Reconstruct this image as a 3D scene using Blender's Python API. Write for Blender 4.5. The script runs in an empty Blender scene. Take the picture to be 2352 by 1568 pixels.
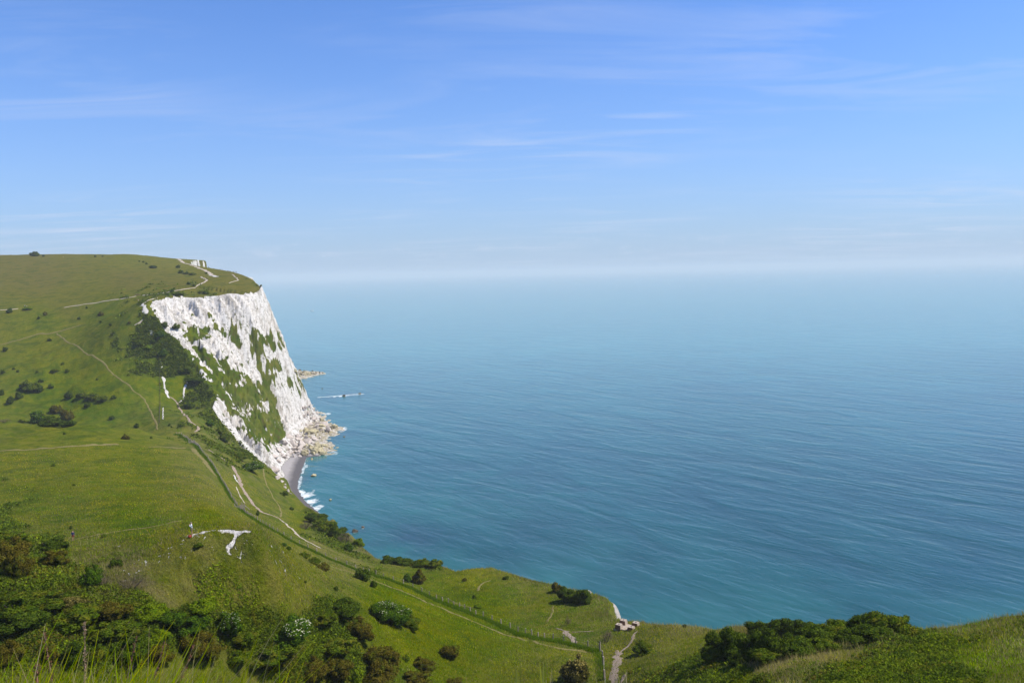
import bpy, bmesh, math, random
import numpy as np
from mathutils import Matrix, Vector, Euler

S = bpy.context.scene
COL = S.collection
rnd = random.Random(7)
nr = np.random.RandomState(11)

# ------------------------------------------------------------------ camera, sky, sun, exposure
# Pixels below are measured on the photograph at 2352 x 1568.
FPX, CX, CY = 1957.0, 1176.0, 784.0
EYE = 112.0                       # metres above the sea
PITCH, ROLL = math.radians(4.64), math.radians(1.33)
_f = np.array([0, math.cos(PITCH), -math.sin(PITCH)])
_r0 = np.array([1.0, 0, 0]); _u0 = np.array([0, math.sin(PITCH), math.cos(PITCH)])
_r = math.cos(ROLL) * _r0 - math.sin(ROLL) * _u0
_u = math.sin(ROLL) * _r0 + math.cos(ROLL) * _u0
cam_d = bpy.data.cameras.new('camera'); cam = bpy.data.objects.new('camera', cam_d); COL.objects.link(cam)
cam_d.sensor_width = 36; cam_d.lens = 36 * FPX / 2352; cam_d.clip_start = 0.1; cam_d.clip_end = 200000
M = Matrix.Identity(4)
for i in range(3):
    M[i][0], M[i][1], M[i][2] = _r[i], _u[i], -_f[i]
M[2][3] = EYE
cam.matrix_world = M
S.camera = cam

SUN_EL, SUN_AZ = math.radians(52), math.radians(87)    # azimuth from +Y (view direction) towards +X (right)
W = bpy.data.worlds.new('World'); S.world = W; W.use_nodes = True
wn, wl = W.node_tree.nodes, W.node_tree.links
wn.clear()
w_out = wn.new('ShaderNodeOutputWorld'); w_bg = wn.new('ShaderNodeBackground')
w_sky = wn.new('ShaderNodeTexSky'); w_sky.sky_type = 'NISHITA'; w_sky.sun_disc = False
w_sky.sun_elevation = SUN_EL; w_sky.sun_rotation = SUN_AZ
w_sky.altitude = 110; w_sky.air_density = 1.0; w_sky.dust_density = 0.6; w_sky.ozone_density = 3.0
w_bg.inputs['Strength'].default_value = 0.108
# thin cirrus and low far cumulus, laid out by direction on the whole sky
def N(nodes, kind, **kw):
    n = nodes.new(kind)
    for k, v in kw.items():
        if k in n.inputs: n.inputs[k].default_value = v
        else: setattr(n, k, v)
    return n
def wmath(op, a, b=None, clamp=False):
    n = wn.new('ShaderNodeMath'); n.operation = op; n.use_clamp = clamp
    for i, v in enumerate((a, b)):
        if v is None: continue
        if isinstance(v, (int, float)): n.inputs[i].default_value = v
        else: wl.new(v, n.inputs[i])
    return n.outputs[0]
tc = wn.new('ShaderNodeTexCoord')
sep = wn.new('ShaderNodeSeparateXYZ'); wl.new(tc.outputs['Generated'], sep.inputs[0])
zz = wmath('MAXIMUM', sep.outputs['Z'], 0.0)
# project on a cloud deck: (x, y) / (z + c)
den = wmath('ADD', zz, 0.06)
cxx = wmath('DIVIDE', sep.outputs['X'], den); cyy = wmath('DIVIDE', sep.outputs['Y'], den)
comb = wn.new('ShaderNodeCombineXYZ'); wl.new(cxx, comb.inputs[0]); wl.new(cyy, comb.inputs[1])
mp = N(wn, 'ShaderNodeMapping'); mp.inputs['Rotation'].default_value = (0, 0, math.radians(12)); mp.inputs['Scale'].default_value = (0.75, 2.0, 1)
wl.new(comb.outputs[0], mp.inputs['Vector'])
n1 = N(wn, 'ShaderNodeTexNoise', Scale=0.9, Detail=7.0, Roughness=0.62, Distortion=0.9); wl.new(mp.outputs[0], n1.inputs['Vector'])
n2 = N(wn, 'ShaderNodeTexNoise', Scale=0.33, Detail=3.0, Roughness=0.5); wl.new(comb.outputs[0], n2.inputs['Vector'])
c1 = wn.new('ShaderNodeMapRange'); c1.inputs['From Min'].default_value = 0.46; c1.inputs['From Max'].default_value = 0.82; wl.new(n1.outputs[0], c1.inputs[0])
c2 = wn.new('ShaderNodeMapRange'); c2.inputs['From Min'].default_value = 0.42; c2.inputs['From Max'].default_value = 0.68; wl.new(n2.outputs[0], c2.inputs[0])
cirrus = wmath('MULTIPLY', c1.outputs[0], c2.outputs[0])
cirrus = wmath('MULTIPLY', cirrus, 0.8)
# haze veil: whitens the sky towards the horizon, all the way round
veil = wmath('POWER', wmath('SUBTRACT', 1.0, wmath('MULTIPLY', zz, 1.0), True), 7.0)
veil = wmath('MULTIPLY', veil, 0.86)
# small far cumulus just above the horizon
mp2 = N(wn, 'ShaderNodeMapping'); mp2.inputs['Scale'].default_value = (14, 14, 46); wl.new(tc.outputs['Generated'], mp2.inputs['Vector'])
n3 = N(wn, 'ShaderNodeTexNoise', Scale=1.6, Detail=5.0, Roughness=0.6); wl.new(mp2.outputs[0], n3.inputs['Vector'])
c3 = wn.new('ShaderNodeMapRange'); c3.inputs['From Min'].default_value = 0.56; c3.inputs['From Max'].default_value = 0.72; wl.new(n3.outputs[0], c3.inputs[0])
band = wn.new('ShaderNodeMapRange'); band.interpolation_type = 'SMOOTHSTEP'
band.inputs['From Min'].default_value = 0.055; band.inputs['From Max'].default_value = 0.022; wl.new(sep.outputs['Z'], band.inputs[0])
band2 = wn.new('ShaderNodeMapRange'); band2.interpolation_type = 'SMOOTHSTEP'
band2.inputs['From Min'].default_value = 0.008; band2.inputs['From Max'].default_value = 0.02; wl.new(sep.outputs['Z'], band2.inputs[0])
cum = wmath('MULTIPLY', wmath('MULTIPLY', c3.outputs[0], band.outputs[0]), wmath('MULTIPLY', band2.outputs[0], 0.30))
cl = wmath('ADD', cirrus, cum, True)
tint = wn.new('ShaderNodeMixRGB'); tint.blend_type = 'MULTIPLY'; tint.inputs[0].default_value = 1.0
tint.inputs[2].default_value = (0.54, 0.86, 1.38, 1); wl.new(w_sky.outputs[0], tint.inputs[1])
mixv = wn.new('ShaderNodeMixRGB'); wl.new(veil, mixv.inputs[0]); wl.new(tint.outputs[0], mixv.inputs[1]); mixv.inputs[2].default_value = (3.4, 4.4, 5.9, 1)
mixc = wn.new('ShaderNodeMixRGB'); wl.new(cl, mixc.inputs[0]); wl.new(mixv.outputs[0], mixc.inputs[1]); mixc.inputs[2].default_value = (5.6, 6.0, 7.2, 1)
murk = wn.new('ShaderNodeMapRange'); murk.interpolation_type = 'SMOOTHSTEP'; murk.inputs['From Min'].default_value = -0.01; murk.inputs['From Max'].default_value = 0.06
murk.inputs['To Min'].default_value = 1.0; murk.inputs['To Max'].default_value = 1.0; wl.new(sep.outputs['Z'], murk.inputs[0])
mk = wn.new('ShaderNodeMixRGB'); mk.blend_type = 'MULTIPLY'; mk.inputs[0].default_value = 1.0; wl.new(mixc.outputs[0], mk.inputs[1]); wl.new(murk.outputs[0], mk.inputs[2])
wl.new(mk.outputs[0], w_bg.inputs['Color']); wl.new(w_bg.outputs[0], w_out.inputs['Surface'])

sun_d = bpy.data.lights.new('sun', 'SUN'); sun = bpy.data.objects.new('sun', sun_d); COL.objects.link(sun)
sun_d.energy = 5.0; sun_d.angle = math.radians(0.53); sun_d.color = (1.0, 0.94, 0.82)
SUNV = Vector((math.sin(SUN_AZ) * math.cos(SUN_EL), math.cos(SUN_AZ) * math.cos(SUN_EL), math.sin(SUN_EL)))
sun.rotation_euler = SUNV.to_track_quat('Z', 'Y').to_euler(); sun.location = (60, 0, 200)

S.view_settings.view_transform = 'Standard'; S.view_settings.look = 'None'
S.view_settings.exposure = 0.3; S.view_settings.gamma = 1.0; S.view_settings.use_curve_mapping = False
S.render.engine = 'CYCLES'
S.cycles.use_denoising = True
S.cycles.max_bounces = 5; S.cycles.diffuse_bounces = 2; S.cycles.glossy_bounces = 2; S.cycles.transmission_bounces = 2
S.cycles.transparent_max_bounces = 4; S.cycles.volume_bounces = 1
S.cycles.use_adaptive_sampling = True; S.cycles.adaptive_threshold = 0.012

# ------------------------------------------------------------------ helpers
def P3(px, py, D):
    """pixel ray to the point at forward distance D (metres along +Y)"""
    d = _f + (px - CX) / FPX * _r - (py - CY) / FPX * _u
    return np.array([0, 0, EYE]) + d * (D / d[1])
def Psea(px, py, z=0.0):
    d = _f + (px - CX) / FPX * _r - (py - CY) / FPX * _u
    return np.array([0, 0, EYE]) + d * ((z - EYE) / d[2])
def project(x, y, z):
    q = np.stack([np.asarray(x, float), np.asarray(y, float), np.asarray(z, float) - EYE], -1)
    a = q @ _r; b = q @ _u; c = q @ _f
    c = np.where(c < 0.01, 0.01, c)
    return CX + FPX * a / c, CY - FPX * b / c

def _hash(ix, iy, seed):
    h = (ix.astype(np.int64) * 374761393 + iy.astype(np.int64) * 668265263 + seed * 982451653) & 0xFFFFFFFF
    h = ((h ^ (h >> 13)) * 1274126177) & 0xFFFFFFFF
    return ((h ^ (h >> 16)) & 0xFFFFFF) / float(0xFFFFFF)
def vnoise(x, y, seed=0):
    x = np.asarray(x, float); y = np.asarray(y, float)
    ix = np.floor(x); iy = np.floor(y); fx = x - ix; fy = y - iy
    fx = fx * fx * fx * (fx * (fx * 6 - 15) + 10); fy = fy * fy * fy * (fy * (fy * 6 - 15) + 10)
    a = _hash(ix, iy, seed); b = _hash(ix + 1, iy, seed); c = _hash(ix, iy + 1, seed); d = _hash(ix + 1, iy + 1, seed)
    return (a + (b - a) * fx) * (1 - fy) + (c + (d - c) * fx) * fy
def fbm(x, y, seed=0, octv=4, gain=0.5):
    """about -1 .. 1"""
    s = 0; a = 1; t = 0
    for k in range(octv):
        s = s + a * (vnoise(x * 2 ** k + 17.3 * k, y * 2 ** k - 9.1 * k, seed + k) * 2 - 1); t += a; a *= gain
    return s / t * 1.6
def smooth(a, b, x):
    t = np.clip((x - a) / (b - a), 0, 1); return t * t * (3 - 2 * t)

def pchip(xs, ys, xq):
    xs = np.asarray(xs, float); ys = np.asarray(ys, float)
    h = np.diff(xs); dl = np.diff(ys) / h
    m = np.zeros_like(ys)
    w1 = 2 * h[1:] + h[:-1]; w2 = h[1:] + 2 * h[:-1]
    ok = dl[:-1] * dl[1:] > 0
    with np.errstate(divide='ignore', invalid='ignore'):
        hm = (w1 + w2) / (w1 / dl[:-1] + w2 / dl[1:])
    m[1:-1] = np.where(ok, hm, 0); m[0] = dl[0]; m[-1] = dl[-1]
    xq = np.clip(xq, xs[0], xs[-1])
    i = np.clip(np.searchsorted(xs, xq) - 1, 0, len(xs) - 2)
    t = (xq - xs[i]) / h[i]
    h00 = 2 * t ** 3 - 3 * t ** 2 + 1; h10 = t ** 3 - 2 * t ** 2 + t; h01 = -2 * t ** 3 + 3 * t ** 2; h11 = t ** 3 - t ** 2
    return h00 * ys[i] + h10 * h[i] * m[i] + h01 * ys[i + 1] + h11 * h[i] * m[i + 1]

# ------------------------------------------------------------------ the lie of the land
# one radial section per azimuth: (row, distance) seen in the photograph, or ('z', distance, height) where hidden
SECT = {
 -260: [(1480,78),(1340,95),(1255,130),(1230,160),(1150,210),(1050,280),(970,370),('z',430,42),(955,465),(880,520),(780,590),(716,650),(655,800),(592,1180)],
 0:    [(1600,76),(1480,84),(1340,94),(1262,118),(1235,152),(1150,205),(1050,280),(972,370),('z',425,41),(958,460),(880,510),(780,580),(712,640),(650,800),(587,1160)],
 150:  [(1600,79),(1480,86),(1340,96),(1262,115),(1238,150),(1150,200),(1055,275),(976,368),('z',425,40),(965,455),(880,508),(780,576),(706,640),(648,790),(585,1160)],
 300:  [(1600,82),(1480,89),(1340,97),(1258,106),(1222,150),(1150,200),(1065,275),(985,370),('z',415,39),(972,445),(880,503),(780,570),(684,640),(640,780),(586,1150)],
 440:  [(1600,90),(1480,95),(1330,100),(1230,105),(1200,150),(1140,205),(1075,280),(1016,368),('z',400,39),(965,425),(900,480),(840,530),(760,575),(682,608),(640,760),(600,1050)],
 560:  [(1600,97),(1480,101),(1330,104),(1219,107),(1212,142),(1200,185),(1190,228),(1176,268),(1125,310),(1070,350),(1035,405),(1010,440),('z',520,60),('z',600,97),(655,700),(634,790),('z',1050,128)],
 700:  [(1600,104),(1480,110),(1350,118),(1315,128),(1300,150),(1280,190),(1250,228),(1215,265),(1185,300),(1165,340),('z',420,19),('z',600,90),('z',1000,110)],
 860:  [(1600,110),(1500,118),(1410,130),(1360,160),(1322,207),(1300,228),(1282,250),('z',330,26),('z',600,40),('z',1000,60)],
 1030: [(1600,118),(1520,128),(1450,145),(1410,170),(1387,190),(1340,215),(1308,235),('z',300,29),('z',1000,40)],
 1200: [(1600,124),(1540,132),(1490,142),(1452,165),(1400,185),(1350,208),(1322,225),('z',300,30),('z',1000,40)],
 1380: [(1600,122),(1540,130),(1493,145),(1440,160),(1400,174),(1366,188),('z',300,38),('z',1000,40)],
 1500: [(1600,105),(1540,120),(1480,138),(1440,152),(1427,160),('z',300,40),('z',1000,40)],
 1620: [(1600,88),(1540,100),(1490,118),(1455,135),(1441,145),('z',300,42),('z',1000,40)],
 1800: [(1600,66),(1540,76),(1510,85),(1480,100),(1460,118),('z',300,50),('z',1000,40)],
 2000: [(1600,60),(1550,66),(1510,76),(1480,90),(1452,108),('z',300,50),('z',1000,40)],
 2150: [(1600,58),(1550,64),(1500,75),(1465,88),(1442,102),('z',300,50),('z',1000,40)],
 2352: [(1600,55),(1540,62),(1480,70),(1440,78),(1412,86),('z',300,50),('z',1000,40)],
 2620: [(1540,55),(1480,62),(1420,72),(1390,80),('z',300,50),('z',1000,40)],
}
NEAR = [(0.01,110.30),(1.0,110.28),(2.0,110.22),(3.0,110.30-0.05),(5.0,109.1),(8.0,107.1),(15,103.2),(30,95.6)]
sec_az, sec_fn = [], []
for px in sorted(SECT):
    rr = [a for a, b in NEAR]; zs = [b for a, b in NEAR]; azs = []
    for e in SECT[px]:
        if e[0] == 'z':
            rr.append(e[1]); zs.append(e[2]); continue
        p = P3(px, e[0], e[1]); rr.append(math.hypot(p[0], p[1])); zs.append(p[2])
    p = P3(px, SECT[px][3][0] if SECT[px][3][0] != 'z' else 1400, 100.0)
    q = P3(px, 640, 100.0)
    wgt = 0.5
    sec_az.append(wgt * math.atan2(p[0], p[1]) + (1 - wgt) * math.atan2(q[0], q[1]))
    zs.append(zs[-1] - 25 if px < 600 else zs[-1]); rr.append(2600)
    sec_fn.append((np.log(np.array(rr)), np.array(zs)))
sec_az = np.array(sec_az)

def base_height_grid(az, R):
    """heights on the grid az[i] x R[j]"""
    lr = np.log(R)
    cols = np.stack([pchip(a, b, lr) for a, b in sec_fn])       # sections x nR
    out = np.empty((len(az), len(R)))
    # pchip across azimuth, vectorised over R
    xs = sec_az; h = np.diff(xs)[:, None]; dl = np.diff(cols, axis=0) / h
    m = np.zeros_like(cols)
    w1 = 2 * h[1:] + h[:-1]; w2 = h[1:] + 2 * h[:-1]
    ok = dl[:-1] * dl[1:] > 0
    with np.errstate(divide='ignore', invalid='ignore'):
        hm = (w1 + w2) / (w1 / dl[:-1] + w2 / dl[1:])
    m[1:-1] = np.where(ok, hm, 0); m[0] = dl[0]; m[-1] = dl[-1]
    a = np.clip(az, xs[0], xs[-1]); i = np.clip(np.searchsorted(xs, a) - 1, 0, len(xs) - 2)
    t = ((a - xs[i]) / h[i, 0])[:, None]; hh = h[i]
    h00 = 2 * t ** 3 - 3 * t ** 2 + 1; h10 = t ** 3 - 2 * t ** 2 + t; h01 = -2 * t ** 3 + 3 * t ** 2; h11 = t ** 3 - t ** 2
    return h00 * cols[i] + h10 * hh * m[i] + h01 * cols[i + 1] + h11 * hh * m[i + 1]

# cliff edge of the land, seen in the photograph: (column, row, distance)
EDGE_PX = [(2620,1396,78),(2352,1412,86),(2250,1427,94),(2150,1441,103),(2000,1450,112),(1800,1456,124),(1620,1441,145),(1540,1434,153),(1475,1427,160),
 (1428,1424,163),(1409,1417,168),(1399,1405,172),(1404,1390,178),(1396,1374,186),(1370,1363,191),(1310,1352,198),(1240,1335,213),(1180,1318,226),(1130,1303,238),(1085,1304,236),(1045,1311,230),(1028,1303,235),(980,1293,240),
 (900,1290,243),(862,1281,250),(820,1246,275),(790,1225,290),(760,1199,310),(728,1175,328),(700,1160,344),(672,1130,368),(648,1102,390),(628,1083,402),
 (602,1062,418),(575,1036,434),(540,1001,452),(510,968,468),(489,936,482),(500,906,505),(470,868,520),(440,822,535),(412,786,547),(386,770,553),(366,735,560),(346,702,568),
 (352,692,580),(380,685,592),(430,682,604),(500,680,612),(555,677,618),(590,671,628),(600,664,645),(596,655,665),(583,643,700),(570,636,735),(545,627,790),(530,623,825),(512,620,850),(478,614,900),(452,610,930),
 (438,606,960),(440,600,1000),(455,597,1050),(474,600,1060),(470,598,1100)]
EDGE3 = np.array([P3(*e) for e in EDGE_PX])
far = [(-480,1200),(-640,1500),(-1250,2600),(-2500,2600),(-2500,-400),(400,-400),(300,0),(110,50)]
POLY = np.concatenate([EDGE3[:, :2], np.array(far, float)])

def seg_dist(P, A, B):
    """distance, parameter"""
    d = B - A; L = (d * d).sum() + 1e-9
    t = np.clip(((P[:, 0] - A[0]) * d[0] + (P[:, 1] - A[1]) * d[1]) / L, 0, 1)
    return np.hypot(P[:, 0] - A[0] - t * d[0], P[:, 1] - A[1] - t * d[1]), t
def poly_sd(P, poly):
    """signed distance, positive inside; nearest segment index and parameter"""
    n = len(poly); best = np.full(len(P), 1e9); bi = np.zeros(len(P), int); bt = np.zeros(len(P))
    inside = np.zeros(len(P), bool)
    for k in range(n):
        A, B = poly[k], poly[(k + 1) % n]
        d, t = seg_dist(P, A, B)
        u = d < best; best[u] = d[u]; bi[u] = k; bt[u] = t[u]
        c = ((A[1] > P[:, 1]) != (B[1] > P[:, 1]))
        with np.errstate(divide='ignore', invalid='ignore'):
            xx = (B[0] - A[0]) * (P[:, 1] - A[1]) / (B[1] - A[1] + 1e-12) + A[0]
        inside ^= (c & (P[:, 0] < xx))
    return np.where(inside, best, -best), bi, bt
def line_dist(P, line):
    best = np.full(len(P), 1e9)
    for k in range(len(line) - 1):
        d, _ = seg_dist(P, line[k], line[k + 1]); best = np.minimum(best, d)
    return best

# thin plate spline of the chalk face round the bay
def tps_fit(X, z, lam=0.0):
    n = len(X); d = np.hypot(X[:, None, 0] - X[None, :, 0], X[:, None, 1] - X[None, :, 1])
    K = np.where(d > 0, d * d * np.log(d + 1e-12), 0) + lam * np.eye(n)
    Pm = np.column_stack([np.ones(n), X]); A = np.zeros((n + 3, n + 3)); A[:n, :n] = K; A[:n, n:] = Pm; A[n:, :n] = Pm.T
    return X, np.linalg.solve(A, np.concatenate([z, np.zeros(3)]))
def tps_eval(fit, Q):
    X, w = fit; out = w[-3] + w[-2] * Q[:, 0] + w[-1] * Q[:, 1]
    for k in range(len(X)):
        d2 = (Q[:, 0] - X[k, 0]) ** 2 + (Q[:, 1] - X[k, 1]) ** 2
        out += w[k] * 0.5 * d2 * np.log(d2 + 1e-12)
    return out
FACE = [e for e in EDGE_PX if e[2] >= 390 and e[2] <= 850]
fp = [P3(*e) for e in FACE]
# crest of the white nose against the sea, then its front and its back
fp += [P3(*e) for e in [(603,690,640),(603,713,640),(616,732,640),(631,754,640),(650,788,638),(656,812,637),(665,829,636),(676,873,635),(685,907,634),(694,948,632)]]
fp += [P3(*e) for e in [(594,745,612),(612,800,606),(632,860,600),(650,920,595),(662,965,590)]]
fp += [P3(*e) for e in [(604,718,672),(622,765,676),(638,815,680),(650,860,684),(660,900,690)]]
fp += [P3(*e) for e in [(470,700,600),(400,702,582),(560,700,606),(520,760,590),(575,851,583),(540,840,560),(500,790,570),(450,770,560),(480,850,530),(530,930,515),(590,950,540),(560,990,480),(600,1030,470)]]
# foot of the cliff
for e in [(640,1075),(652,1055),(664,1038),(676,1020),(690,1003),(699,985),(694,950),(690,925)]: fp.append(Psea(e[0], e[1], 2.0))
for e in [(720,1080),(740,1030),(760,980),(730,930),(712,880),(690,850),(760,1120),(705,1112),(700,1150),(735,1170)]: fp.append(Psea(e[0], e[1], -7.0))
for e in [(655,1100),(668,1125),(684,1145)]: fp.append(Psea(e[0], e[1], 0.0))
fp += [np.array([-170,720,-4.0]), np.array([-190,800,-4.0]), np.array([-215,900,-4.0]), np.array([-100,700,-14.0]), np.array([-90,560,-10.0]), np.array([-60,480,-9.0]),np.array([-80,430,-6.])]
fp = np.array(fp); FACE_FIT = tps_fit(fp[:, :2], fp[:, 2], lam=30.0)

# polar grid, fine where the photograph looks closely
PXS = np.concatenate([np.arange(-330, 0, 9.0), np.arange(0, 760, 2.1), np.arange(760, 2352, 2.6), np.arange(2352, 2700, 12.0)])
AZ = np.arctan2((PXS - CX), FPX); AZ = np.concatenate([[-0.85, -0.78, -0.72], AZ, [0.72, 0.78, 0.85]])
RR = np.concatenate([[0.3, 0.8, 1.5], np.geomspace(2.0, 52, 60), np.geomspace(52.2, 92, 130), np.geomspace(92.15, 113, 125), np.geomspace(113.4, 2400, 760)])
GA, GR = np.meshgrid(AZ, RR, indexing='ij')
GX, GY = GR * np.sin(GA), GR * np.cos(GA)
Z0 = base_height_grid(AZ, RR)
PT = np.column_stack([GX.ravel(), GY.ravel()])
SD, EI, ET = poly_sd(PT, POLY)

# pull the surface onto the measured edge
def z0_at(x, y):
    a = np.arctan2(x, y); lr = np.log(np.hypot(x, y))
    fa = np.interp(a, AZ, np.arange(len(AZ))); fr = np.interp(lr, np.log(RR), np.arange(len(RR)))
    i = np.clip(fa.astype(int), 0, len(AZ) - 2); j = np.clip(fr.astype(int), 0, len(RR) - 2); u = fa - i; v = fr - j
    return (Z0[i, j] * (1 - u) + Z0[i + 1, j] * u) * (1 - v) + (Z0[i, j + 1] * (1 - u) + Z0[i + 1, j + 1] * u) * v
res = EDGE3[:, 2] - z0_at(EDGE3[:, 0], EDGE3[:, 1])
print('edge residuals', np.round(res, 1))
ex = np.concatenate([EDGE3[:, 2], np.full(len(far), 60.0)])
rx = np.concatenate([res, np.full(len(far), 0.0)])
nx_ = (EI + 1) % len(POLY)
r_near = rx[EI] * (1 - ET) + rx[nx_] * ET
z_edge = ex[EI] * (1 - ET) + ex[nx_] * ET
RRf = GR.ravel(); Zb = Z0.ravel().copy()
fall = np.exp(-(np.abs(SD) / (0.055 * RRf + 3.0)) ** 2)
Zin = Zb + r_near * fall
# outside the edge: simple falling skirt, or the fitted face in the bay
run = np.where(PT[:, 0] > -60, 14.0, 7.0)
ragged = 2.2 * fbm(PT[:, 0] / 9, PT[:, 1] / 9, 41, 3)
dO = np.maximum(-SD - ragged * smooth(0, 3, -SD), 0)
Zsk = z_edge * (1 - smooth(0.0, 1.0, dO / run) * 0.55 - 0.45 * np.clip(dO / run, 0, 1)) - np.clip(dO - run, 0, 100) * 0.12
m_face = smooth(388, 412, PT[:, 1]) * (1 - smooth(840, 880, PT[:, 1])) * smooth(-340, -320, PT[:, 0])
sel = (m_face > 0) & (SD < 0)
Zface = Zsk.copy(); Zface[sel] = tps_eval(FACE_FIT, PT[sel])
# ribs and gullies running down the chalk
s_c = PT[:, 0] * 0.6 + PT[:, 1] * 0.8; t_c = PT[:, 0] * 0.8 - PT[:, 1] * 0.6
amp = smooth(0, 9, -SD) * smooth(0, 14, Zface)
rib = 1 - np.abs(fbm(s_c / 13 + 0.25 * fbm(t_c / 20, s_c / 20, 5, 2), t_c / 70, 21, 3)) * 2
rib2 = fbm(s_c / 4.2 + 0.4 * fbm(t_c / 14, s_c / 14, 8, 2), t_c / 22, 33, 3)
led = fbm(PT[:, 0] / 16, PT[:, 1] / 16, 73, 2)
Zface = Zface + m_face * smooth(0, 6, -SD) * smooth(2, 14, Zface) * (0.75 * np.sin(2 * np.pi * (Zface + 2.5 * led) / 5.2) + 0.35 * np.sin(2 * np.pi * (Zface + 4 * led) / 2.3))
crag = fbm(s_c / 1.7 + .3 * fbm(t_c / 5, s_c / 5, 9, 2), t_c / 7.5, 71, 4)
Zface += m_face * amp * (3.2 * (rib - 0.4) + 2.1 * rib2 + 1.5 * crag)
Zsk += smooth(0, 5, -SD) * (1.2 * fbm(PT[:, 0] / 5, PT[:, 1] / 5, 61, 3))
Zout = Zsk * (1 - m_face) + Zface * m_face
capm = smooth(662, 700, PT[:, 1])
Zout = np.minimum(Zout, z_edge + 1.5 - (5.0 * capm + 2.0 * (1 - smooth(420, 450, PT[:, 1]))) * np.clip(dO - 1, 0, 400))
ZZ = np.where(SD > 0, Zin, Zout)
# relief of turf and scrub
gx, gy = PT[:, 0], PT[:, 1]
landm = smooth(0, 2.5, SD)
PXg, PYg = project(gx, gy, ZZ)

def field(pts, px, py, power=2.6, soft=25.0):
    num = np.zeros(len(px)); den = np.zeros(len(px))
    for (a, b, v) in pts:
        w = 1.0 / ((px - a) ** 2 + ((py - b) * 1.35) ** 2 + soft * soft) ** (power / 2)
        num += w * v; den += w
    return num / den
SCRUB_P = [(50,1340,.7),(150,1380,.95),(250,1400,.95),(100,1440,.95),(200,1480,.9),(350,1440,.9),(450,1420,.9),(560,1450,.85),(650,1480,.95),(300,1500,.9),(760,1450,.85),(600,1520,.7),
 (760,1530,.8),(800,1400,.75),(900,1440,.5),(350,1345,.1),(300,1300,.25),(400,1370,.05),(470,1340,.0),(560,1380,.3),(100,1300,.7),(200,1280,.45),(20,1240,.8),(100,1245,.7),(190,1245,.0),(250,1230,0),(100,1210,.05),
 (1600,1552,.9),(1900,1548,.95),(2200,1562,.8),(1700,1545,.7),(2300,1480,.25),(2250,1520,.3),(1900,1500,.15),(1750,1512,.2),(1550,1500,.1),(1500,1560,.45),(1540,1450,.0),(2050,1530,.9),
 (430,760,.3),(400,740,.9),(380,760,.9),(430,800,.85),(480,900,.8),(460,850,.7),(490,960,.75),(520,1020,.5),(400,790,.8),(345,770,.5),(280,760,.4),(330,790,.6),(350,740,.35),(420,850,.3),(455,885,.75),(470,920,.6),(450,960,.2),(400,900,.1),
 (540,1045,.6),(600,1070,.35),(560,1040,.5),(250,725,.2),(320,720,.2),(200,760,.0),(100,720,.15),(100,800,0),(200,850,0),(100,900,.15),(300,900,0),(340,960,0),(200,960,0),(100,1030,0),(300,1050,0),(450,1060,0),(500,1130,0),
 (300,1160,.0),(540,1200,0),(620,1220,0),(640,1270,.0),(700,1300,.1),(740,1340,.1),(650,1340,.15),(520,1330,.05),(540,1360,.1),(820,1360,.2),(900,1350,.0),(1000,1420,0),(1050,1500,0),(1000,1550,.05),(1200,1540,0),(1200,1480,0),
 (900,1500,.25),(560,1560,.1),(350,1560,.0),(150,1570,.0),(1150,1350,0),(1300,1400,0),(1200,1400,0),(1050,1330,0),(950,1310,.1),(880,1290,.5),(740,1190,.9),(780,1215,.85),(730,1220,.5),(690,1200,.1),(650,1130,.2),(620,1160,0),(560,1110,0),
 (1000,1295,.7),(1400,1450,.1),(1450,1450,.0),(200,640,0),(400,640,.1),(500,650,0),(400,672,.5),(480,672,.35),(300,600,0),(60,600,0)]
scrub = field(SCRUB_P, PXg, PYg)
scrub = np.clip(scrub + 0.22 * fbm(gx / 7, gy / 7, 90, 3) * smooth(0.05, 0.3, scrub), 0, 1)
scrub *= landm
near = 1 - smooth(150, 320, RRf)
relief = 0.10 * fbm(gx / 2.6, gy / 2.6, 3, 3) + 0.35 * fbm(gx / 14, gy / 14, 7, 3) * smooth(12, 60, RRf)
relief += near * 0.07 * fbm(gx / 0.7, gy / 0.7, 13, 2) * smooth(12, 60, RRf)
farrel = smooth(300, 420, RRf) * (1 - smooth(600, 700, RRf))
relief += farrel * (2.4 * fbm(gx / 38, gy / 38, 17, 3) + 0.5 * fbm(gx / 6, gy / 6, 19, 3))
blob = np.clip(fbm(gx / (1.9 + RRf * .004), gy / (1.9 + RRf * .004), 29, 2) * 0.5 + 0.5, 0, 1)
relief += smooth(0.35, 0.8, scrub) * (0.25 + 0.9 * blob) * (0.8 + smooth(300, 600, RRf) * 0.9) * smooth(20, 60, RRf)
mound = smooth(80, 96, RRf) * (1 - smooth(104, 112, RRf)) * smooth(380, 450, PXg) * (1 - smooth(700, 800, PXg))
relief += mound * 0.45 * fbm(gx / 1.6, gy / 1.6, 77, 3)
ZZ = ZZ + relief * landm
# shingle beach under the steps
BEACH_PX = [(600,1062),(628,1060),(652,1050),(672,1045),(697,1044),(704,1050),(694,1075),(687,1100),(684,1120),(694,1140),(712,1160),(745,1186),(700,1190),(600,1130)]
BEACH = np.array([Psea(a, b)[:2] for a, b in BEACH_PX])
sb = (PT[:, 1] > 330) & (PT[:, 1] < 560) & (SD < 2)
bsd = np.full(len(PT), -99.0); bsd[sb] = poly_sd(PT[sb], BEACH)[0]
bz = np.clip(bsd * 0.10, -4, 2.2) + 0.05 * fbm(gx / 3, gy / 3, 55, 2)
is_beach = sb & (bsd > -8) & (bz > ZZ) & (SD < 0)
ZZ = np.where(is_beach, bz, ZZ)
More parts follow.
